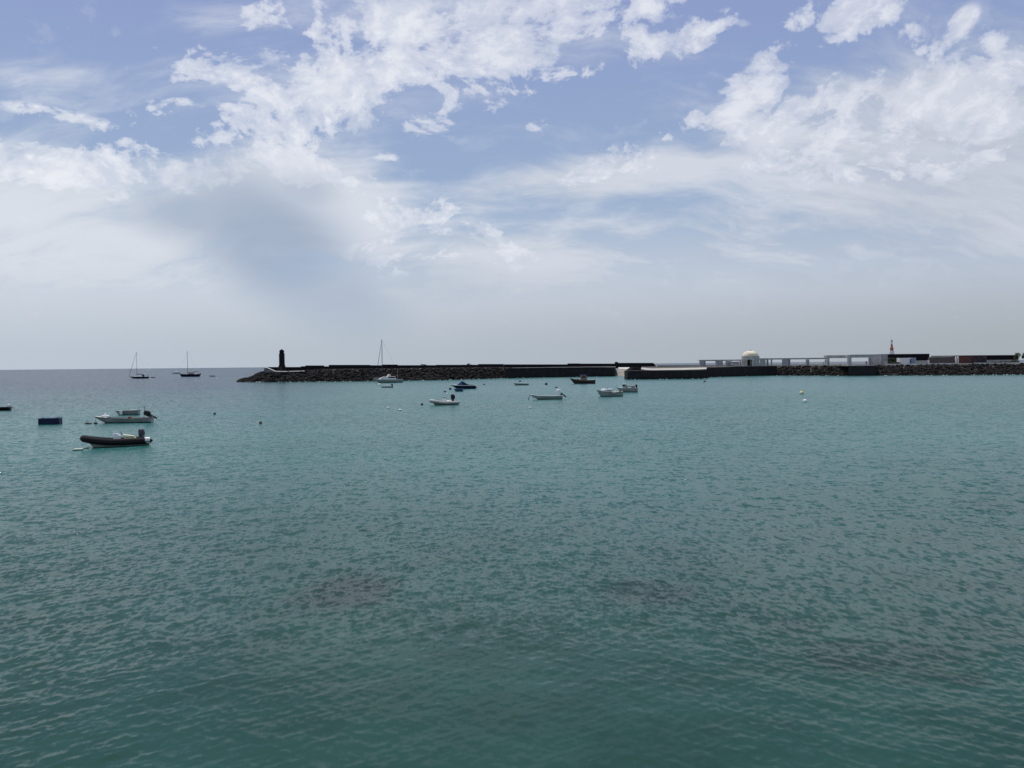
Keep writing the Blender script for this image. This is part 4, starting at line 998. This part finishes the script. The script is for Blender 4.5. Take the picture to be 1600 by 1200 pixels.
m = MB(); m.box(-L * .545, -L * .5, -.5, .5, .9, 2.1, bev=.05); m.build('rudder_housing', BLUE, t)
t, L, s = place('motorboat', 268, 281, 583.6, 'tiny distant motorboat with a bright white cabin ahead of the motor sailer', 'boat')
hull(L, 2.6, .8, (BLUE2, ANTI, GELG, GELG), t, 0, .3, .4, None, draft=.3, bow=.3)
m = MB(); m.box(-L * .22, L * .1, -1, 1, .8, 2.4, bev=.3); cb = m.build('cabin', WHITEP, t)
t, L, s = place('rowing_boat', 327, 336.3, 588.2, 'tiny black rowing boat alone right of the motor sailer', 'boat')
hull(L, 1.5, .45, (BLKP, ANTI, CANVG, CANVG), t, 0, .85, .3, BLKP, .05, draft=.15, bow=.5)
bench(t, 0, 1.2, .5, WOOD)

# --- white motor sailer under the mole
t, L, s = place('motor_yacht', 582.5, 629, 598.0, 'white cabin yacht with a bare tall mast moored under the breakwater', 'boat', 20)
hull(L, 3.4, 1.15, (GELG, ANTI, GELG, GELW), t, 0.0, .26, .7, ALU, .04, draft=.5, tw=.85, rake=.55, bow=.28, stern=.06, wl=.22)
z0 = 1.12
m = MB(); R_ = [[(L * a, -w, z), (L * a, w, z), (L * b2, w * .8, zz), (L * b2, -w * .8, zz)] for a, w, z, b2, zz in ((-.18, 1.35, z0, -.18, z0 + 1.15),)]
prof = [(-.26, 0), (.30, 0.05), (.22, .72), (.14, 1.02), (-.02, 1.10), (-.24, 1.10)]
m.prism([(L * x, z0 + z) for x, z in prof], -1.3, 1.3); cb = m.build('cabin', GELW, t)
m = MB(); m.prism([(L * -.235, z0 + .52), (L * .00, z0 + .52), (L * .00, z0 + .98), (L * -.225, z0 + .98)], -1.33, 1.33); m.build('window', GLASS, cb)
for y in (-.62, .62): m = MB(); m.add([(L * .245 + .02, y - .5, z0 + .60), (L * .245 + .02, y + .5, z0 + .60), (L * .165 + .02, y + .45, z0 + .96), (L * .165 + .02, y - .45, z0 + .96)], [(0, 1, 2, 3)]); m.build('windscreen', YEL if y < 0 else GLASS, cb)
m = MB(); m.prism([(L * .02, z0 + 1.1), (-L * .03, z0 + 1.9), (-L * .10, z0 + 1.9), (-L * .08, z0 + 1.1)], -.9, .9); m.build('flybridge', mat('cream_gelcoat', (.66, .58, .46), .5), t)
rigging(t, L * .18, z0 + .6, gz(598, 529.8, t.location.y), (L * .40, 0, z0 + .3), (-L * .47, 0, 1.2), .085, None, True, .7)
m = MB(); m.tube([(-L * .36, -1.2, 1.2), (-L * .36, -1.2, 4.6)], .05, 5); m.build('flag_staff', ALU, t)
m = MB(); m.tube([(L * .3, -1.0, z0 + .7), (L * .43, -.5, z0 + .95), (L * .47, 0, z0 + 1.0), (L * .43, .5, z0 + .95), (L * .3, 1.0, z0 + .7)], .025, 5)
for x, y in ((.3, 1.0), (.43, .5), (.43, -.5), (.3, -1.0)): m.tube([(L * x, y, z0 + .1), (L * x, y, z0 + .9)], .025, 5)
m.build('bow_rail', ALU, t)
t, L, s = place('tender', 596, 614.5, 605.6, 'small low grey tender with an outboard in front of the cabin yacht', 'boat')
P = [(L * .5 * math.cos(a), .6 * math.sin(a), .20) for a in [math.radians(d) for d in range(-150, 151, 15)]]
m = MB(); m.tube(P, .17, 8); m.build('air_tube', CANVG, t, True); m = MB(); m.box(-L * .4, L * .38, -.5, .5, -.05, .16); m.build('floor', GELG, t)
outboard(t, -L * .42, .42, .8, .3, BLKP)

# --- blue speedboat and its dinghy
t, L, s = place('speedboat', 703.5, 743.5, 607.6, 'dark blue speedboat with a white foredeck and navy canvas cover', 'boat', 6)
hull(L, 2.5, .85, (BLUE, ANTI, CANVN, GELW), t, 0, .45, .4, GELW, .05, draft=.35, tw=.9, rake=.75, bow=.30, stern=0, wl=.10)
m = MB(); rg = []
for x, w, z in ((-.42, 1.1, .92), (-.20, 1.12, 1.05), (-.02, 1.12, 1.75), (.05, 1.05, 1.95), (.13, .95, 1.15)): rg.append([(L * x, -w, .86), (L * x, -w * .75, z), (L * x, 0, z + .06), (L * x, w * .75, z), (L * x, w, .86)])
m.loft(rg, False, True, True); m.build('canvas_cover', CANVN, t)
m = MB(); m.add([(L * .24, -.85, .98), (L * .24, .85, .98), (L * .05, .78, 1.97), (L * .05, -.78, 1.97)], [(0, 1, 2, 3)]); m.add([(L * .24, -.85, .98), (L * .05, -.78, 1.97), (L * .02, -1.05, .98)], [(0, 1, 2)]); m.add([(L * .24, .85, .98), (L * .05, .78, 1.97), (L * .02, 1.05, .98)], [(0, 1, 2)]); m.build('windscreen', CANVB, t)
m = MB(); m.box(-L * .56, -L * .495, -.8, .8, .25, .42, bev=.03); m.build('swim_platform', BLUE, t)
m = MB(); m.tube([(L * .2, -.6, 1.0), (L * .36, -.45, 1.45), (L * .44, 0, 1.5), (L * .36, .45, 1.45), (L * .2, .6, 1.0)], .03, 5); m.build('bow_rail', ALU, t)
rope(t, (L * .46, 0, .9), (L * .50, .1, -.05), .02, .03)
t, L, s = place('rowing_dinghy', 709.5, 723.5, 611.6, 'small blue dinghy in front of the dark blue speedboat', 'boat', -2)
hull(L, 1.3, .62, (BLUE2, ANTI, CANVB, BLUE2), t, 0, .86, .3, CANVB, .04, draft=.2, tw=.8, bow=.12, wl=.14)
bench(t, 0, 1.1, .55, BLUE2)

# --- pale inflatable
t, L, s = place('inflatable_boat', 670.5, 717.5, 632.6, 'pale grey inflatable boat with a black outboard in mid water', 'boat', 30, beam=1.9)
inflatable(t, L, 2.0, .23, GREYT, GELG, .42, .34)
outboard(t, -L * .30, .70, 1.15, .12, BLKP)
m = MB(); m.box(-L * .22, -L * .08, -.45, .45, .5, .68, bev=.05); m.build('seat', GELW, t)
t, L, s = place('rowing_boat', 802, 826, 601.8, 'small grey green rowing boat left of the dark wooden fishing boat', 'boat', 2)
hull(L, 1.7, .50, (GELG, ANTI, GELG, GELG), t, 0, .88, .3, GELGR, .05, draft=.2, tw=.8, bow=.35, stern=.0, wl=.16)
bench(t, 0, 1.5, .5, WOOD); bench(t, L * .25, 1.3, .52, WOOD)

# --- white open launch with white outboard
t, L, s = place('open_launch', 826.5, 878.5, 624.0, 'long white open boat with a white outboard tilted up', 'boat', 5)
hull(L, 1.9, .60, (GELG, ANTI, GELG, GELW), t, 0, .88, .3, GELW, .05, draft=.25, tw=.75, rake=.7, bow=.46, stern=.06, wl=.08)
bench(t, 0, 1.6, .55, GELW); bench(t, -L * .25, 1.6, .52, GELW); bench(t, L * .22, 1.4, .6, GELW)
outboard(t, -L * .47, .86, 1.35, .85, GELW, BLKP)
m = MB(); m.tube([(L * .48, 0, .82), (L * .505, 0, .3), (L * .53, 0, -.1)], [.04, .05, .09], 6); m.build('mooring_line', BLKP, t)
# --- dark wooden fishing boat
t, L, s = place('fishing_boat', 890, 930, 599.6, 'dark wooden fishing boat with a faded red wheelhouse near the quay wall', 'boat', 3)
hull(L, 3.2, 1.0, (WOODD, ANTI, WOOD, WOODD), t, .06, .3, .6, WOOD, .07, draft=.4, tw=.6, rake=.45, bow=.75, stern=.12, wl=.12)
m = MB(); m.box(-L * .14, L * .07, -.85, .85, .95, 2.55, bev=.08); cb = m.build('wheelhouse', PINKP, t)
m = MB(); m.box(-L * .11, L * .04, -.88, .88, 1.85, 2.3); m.build('window', GLASS, cb)
m = MB(); m.box(-L * .17, L * .09, -1.0, 1.0, 2.56, 2.68, bev=.03); m.build('roof', CANVB, cb)
m = MB(); m.box(L * .12, L * .24, -.6, .6, 1.1, 1.5, bev=.05); m.build('hatch', PINKP, t)
m = MB(); m.box(-L * .18, -L * .145, -.6, .6, .9, 2.3); m.build('engine_casing', GELG, t)
rope(t, (L * .5, 0, 1.6), (L * .55, 0, -.05), .0, .03)
# --- the two white cabin boats on the right
t, L, s = place('cabin_boat', 932, 973.5, 619.4, 'white double ended boat with a low white cabin, front one of the two right boats', 'boat', 24)
hull(L, 2.1, .72, (GELG, ANTI, GELG, GELG), t, .08, .30, .35, WOODD, .05, draft=.35, tw=.35, rake=.35, bow=.62, stern=.20, wl=.10)
m = MB(); m.box(-L * .05, L * .30, -.62, .62, .80, 1.42, bev=.10); cb = m.build('cabin', GELW, t)
m = MB(); m.box(-L * .01, L * .17, -.635, .635, .98, 1.22); m.build('window', mat('grey_shutter', (.30, .30, .28), .7), cb)
m = MB(); m.lathe([(.08, 1.42), (.09, 1.60), (.05, 1.64)], 8, c=(L * .08, 0, 0)); m.build('vent', DARKM, cb)
m = MB(); m.box(-L * .33, -L * .22, -.5, .5, .70, .92, bev=.05); m.build('engine_box', YEL, t)
m = MB(); m.tube([(-L * .44, 0, .95), (-L * .30, 0, 1.05)], .03, 5); m.build('tiller', WOOD, t)
t, L, s = place('cabin_boat', 962.5, 996.5, 612.7, 'grey white boat with a small grey wheelhouse, rear one of the two right boats', 'boat', -16)
hull(L, 2.2, .85, (GELG, ANTI, GELG, GELW), t, .0, .55, .4, GELG, .05, draft=.35, tw=.85, rake=.6, bow=.28, stern=.04, wl=.12)
m = MB(); m.box(L * .02, L * .19, -.7, .7, .85, 1.75, bev=.06); cb = m.build('wheelhouse', GELG, t)
m = MB(); m.box(L * .05, L * .17, -.72, .72, 1.25, 1.58); m.build('window', GLASS, cb)
m = MB(); m.box(-L * .17, L * .01, -.8, .8, 1.15, 1.28, bev=.02); m.build('canopy', CANVG, t)
m = MB(); m.box(-L * .35, -L * .23, -.7, .7, .55, 1.35, bev=.06); m.build('equipment_box', ORG if False else PINKP, t)
outboard(t, -L * .44, 1.0, .8, .2, BLKP)

# --- buoys
def buoy(px, py, r, mt, label, name='mooring_buoy', group=None, sq=1.0, band=None):
    p = on_water(px, py); t = thing(name, (p.x, p.y, 0), label, 'buoy', 0, group)
    m = MB(); m.lathe([(r * math.cos(a) + .005, r * .45 + r * sq * math.sin(a)) for a in [math.radians(d) for d in range(-85, 86, 17)]], 14); m.build('float_body', mt, t, True)
    m = MB(); m.tube([(r * .2 * math.cos(a), 0, r * (.5 + sq) + r * .15 * math.sin(a)) for a in [i * .7 for i in range(10)]], r * .06, 5); m.build('ring', ROPE, t)
    if band: m = MB(); m.lathe([(r * 1.0, r * .25), (r * 1.03, r * .3), (r * 1.03, r * .6), (r * .98, r * .65)], 14); m.build('band', band, t, True)
buoy(1252.6, 615.6, .42, YELB, 'yellow and white mooring buoy, upper of two on the right', band=WHITEP)
buoy(1257.8, 628.2, .30, WHITEP, 'round white mooring buoy below the yellow one')
buoy(812.5, 596.4, .36, BLKP, 'round black buoy just above the grey green rowing boat')
buoy(853.5, 601.2, .42, BLKP, 'round black buoy between the rowing boat and the dark fishing boat')
buoy(869.2, 606.0, .36, BLKP, 'flat black float below the dark fishing boat', sq=.4)
buoy(592.3, 602.2, .42, WHITEP, 'white buoy beside the small tender under the cabin yacht')
buoy(335.4, 647.4, .16, BLKP, 'small black buoy left of the other one on the open left water')
buoy(407.2, 662.0, .17, BLKP, 'small dark buoy with a pale top, right of the grey launch', band=ORG)
buoy(606.3, 637.8, .19, WHITEP, 'small white float, left of the pair below the cabin yacht', sq=.5)
buoy(625.4, 641.4, .22, WHITEP, 'small white float, right of the pair below the cabin yacht', sq=.5)
buoy(828.5, 637.6, .19, WHITEP, 'small white float below the long white open boat', sq=.5)
buoy(1101.0, 597.0, .40, BLKP, 'small black float in front of the right end of the jetty', sq=.5)
buoy(695.2, 612.6, .34, BLKP, 'small black float between the speedboat and the pale inflatable', sq=.4)
buoy(659.3, 632.8, .20, BLKP, 'tiny black float just left of the pale inflatable')
buoy(756.5, 601.3, .36, BLKP, 'tiny black float right of the dark blue speedboat', sq=.4)
buoy(703.4, 608.9, .30, BLKP, 'black mooring float at the bow of the dark blue speedboat', sq=1.3)
buoy(698.6, 616.4, .16, WHITEP, 'tiny white float between the speedboat and the pale inflatable')
buoy(338.0, 592.6, .30, WHITEP, 'tiny white float below the lone black rowing boat far left')

# ------------------------------------------------------------------ people under the pergola
def person(px, Y, h, label, zf, seated=False):
    p = at_depth(px, 569, Y); t = thing('person', (p.x, Y, zf), label, 'person', math.radians(170))
    k = h / 1.75
    J = {'pel': (0, 0, .95), 'chest': (0, .03, 1.25), 'neck': (0, .03, 1.47), 'head': (0, .06, 1.60), 'crown': (0, .05, 1.72),
         'lk': (.10, .18, .52), 'lf': (.10, .26, .08), 'lt': (.10, .42, .04), 'rk': (-.10, -.02, .50), 'rf': (-.10, -.34, .12), 'rt': (-.10, -.22, .03),
         'lh': (.09, .01, .90), 'rh': (-.09, 0, .90), 'ls': (.19, .03, 1.42), 'le': (.26, -.06, 1.14), 'lw': (.27, .06, .92), 'lp': (.27, .10, .82),
         'rs': (-.19, .03, 1.42), 're': (-.26, .06, 1.14), 'rw': (-.26, .22, .96), 'rp': (-.26, .27, .88)}
    E = [('pel', 'chest'), ('chest', 'neck'), ('neck', 'head'), ('head', 'crown'), ('pel', 'lh'), ('lh', 'lk'), ('lk', 'lf'), ('lf', 'lt'), ('pel', 'rh'), ('rh', 'rk'), ('rk', 'rf'), ('rf', 'rt'),
         ('chest', 'ls'), ('ls', 'le'), ('le', 'lw'), ('lw', 'lp'), ('chest', 'rs'), ('rs', 're'), ('re', 'rw'), ('rw', 'rp')]
    if seated:
        J.update({'lk': (.12, .40, .95), 'lf': (.12, .45, .52), 'lt': (.12, .60, .48), 'rk': (-.12, .42, .93), 'rf': (-.12, .40, .52), 'rt': (-.12, .55, .48)})
    rad = dict(pel=.14, chest=.15, neck=.055, head=.095, crown=.06, lh=.10, rh=.10, lk=.065, rk=.065, lf=.045, rf=.045, lt=.035, rt=.035, ls=.06, rs=.06, le=.042, re=.042, lw=.03, rw=.03, lp=.035, rp=.035)
    names = list(J); me = bpy.data.meshes.new('body'); me.from_pydata([tuple(c * k for c in J[n]) for n in names], [(names.index(a), names.index(b)) for a, b in E], [])
    ob = bpy.data.objects.new('body', me); COL.objects.link(ob); ob.parent = t; me.materials.append(CLOTHD)
    sk = ob.modifiers.new('skin', 'SKIN')
    for i, n in enumerate(names):
        v = me.skin_vertices[0].data[i]; v.radius = (rad[n] * k, rad[n] * k); v.use_root = (n == 'pel')
    ss = ob.modifiers.new('sub', 'SUBSURF'); ss.levels = 1; ss.render_levels = 1
    m = MB(); m.lathe([(.10 * k, 1.62 * k), (.11 * k, 1.68 * k), (.08 * k, 1.75 * k), (.01, 1.77 * k)], 10, c=(0, .04 * k, 0)); m.build('hair', HAIRM, t, True)
    m = MB(); m.lathe([(.17 * k, .88 * k), (.18 * k, 1.1 * k), (.21 * k, 1.38 * k), (.09 * k, 1.48 * k)], 12, c=(0, .02 * k, 0), sq=(1, .75)); m.build('shirt', CLOTHN, t, True)
    if seated:
        for o in t.children: o.location.z -= .48
    return t
zf = gz(1345, 571.0, 347)
person(1353.6, 353.5, 1.95, 'person in dark clothes walking under the tall right pergola bay', zf)
bg = thing('dark_bag', (gx(1359.4, 353.5), 353.5, zf), 'dark bag on the ground right of the walking person', 'bag')
m = MB(); m.loft([[(a * w, b2 * w * .7, z) for a, b2 in ((-1, -1), (1, -1), (1, 1), (-1, 1))] for z, w in ((0, .26), (.1, .30), (.45, .26), (.62, .14))]); m.build('body', CLOTHD, bg)
m = MB(); m.tube([(-.12, 0, .6), (-.08, 0, .78), (.08, 0, .78), (.12, 0, .6)], .02, 5); m.build('handle', CLOTHD, bg)
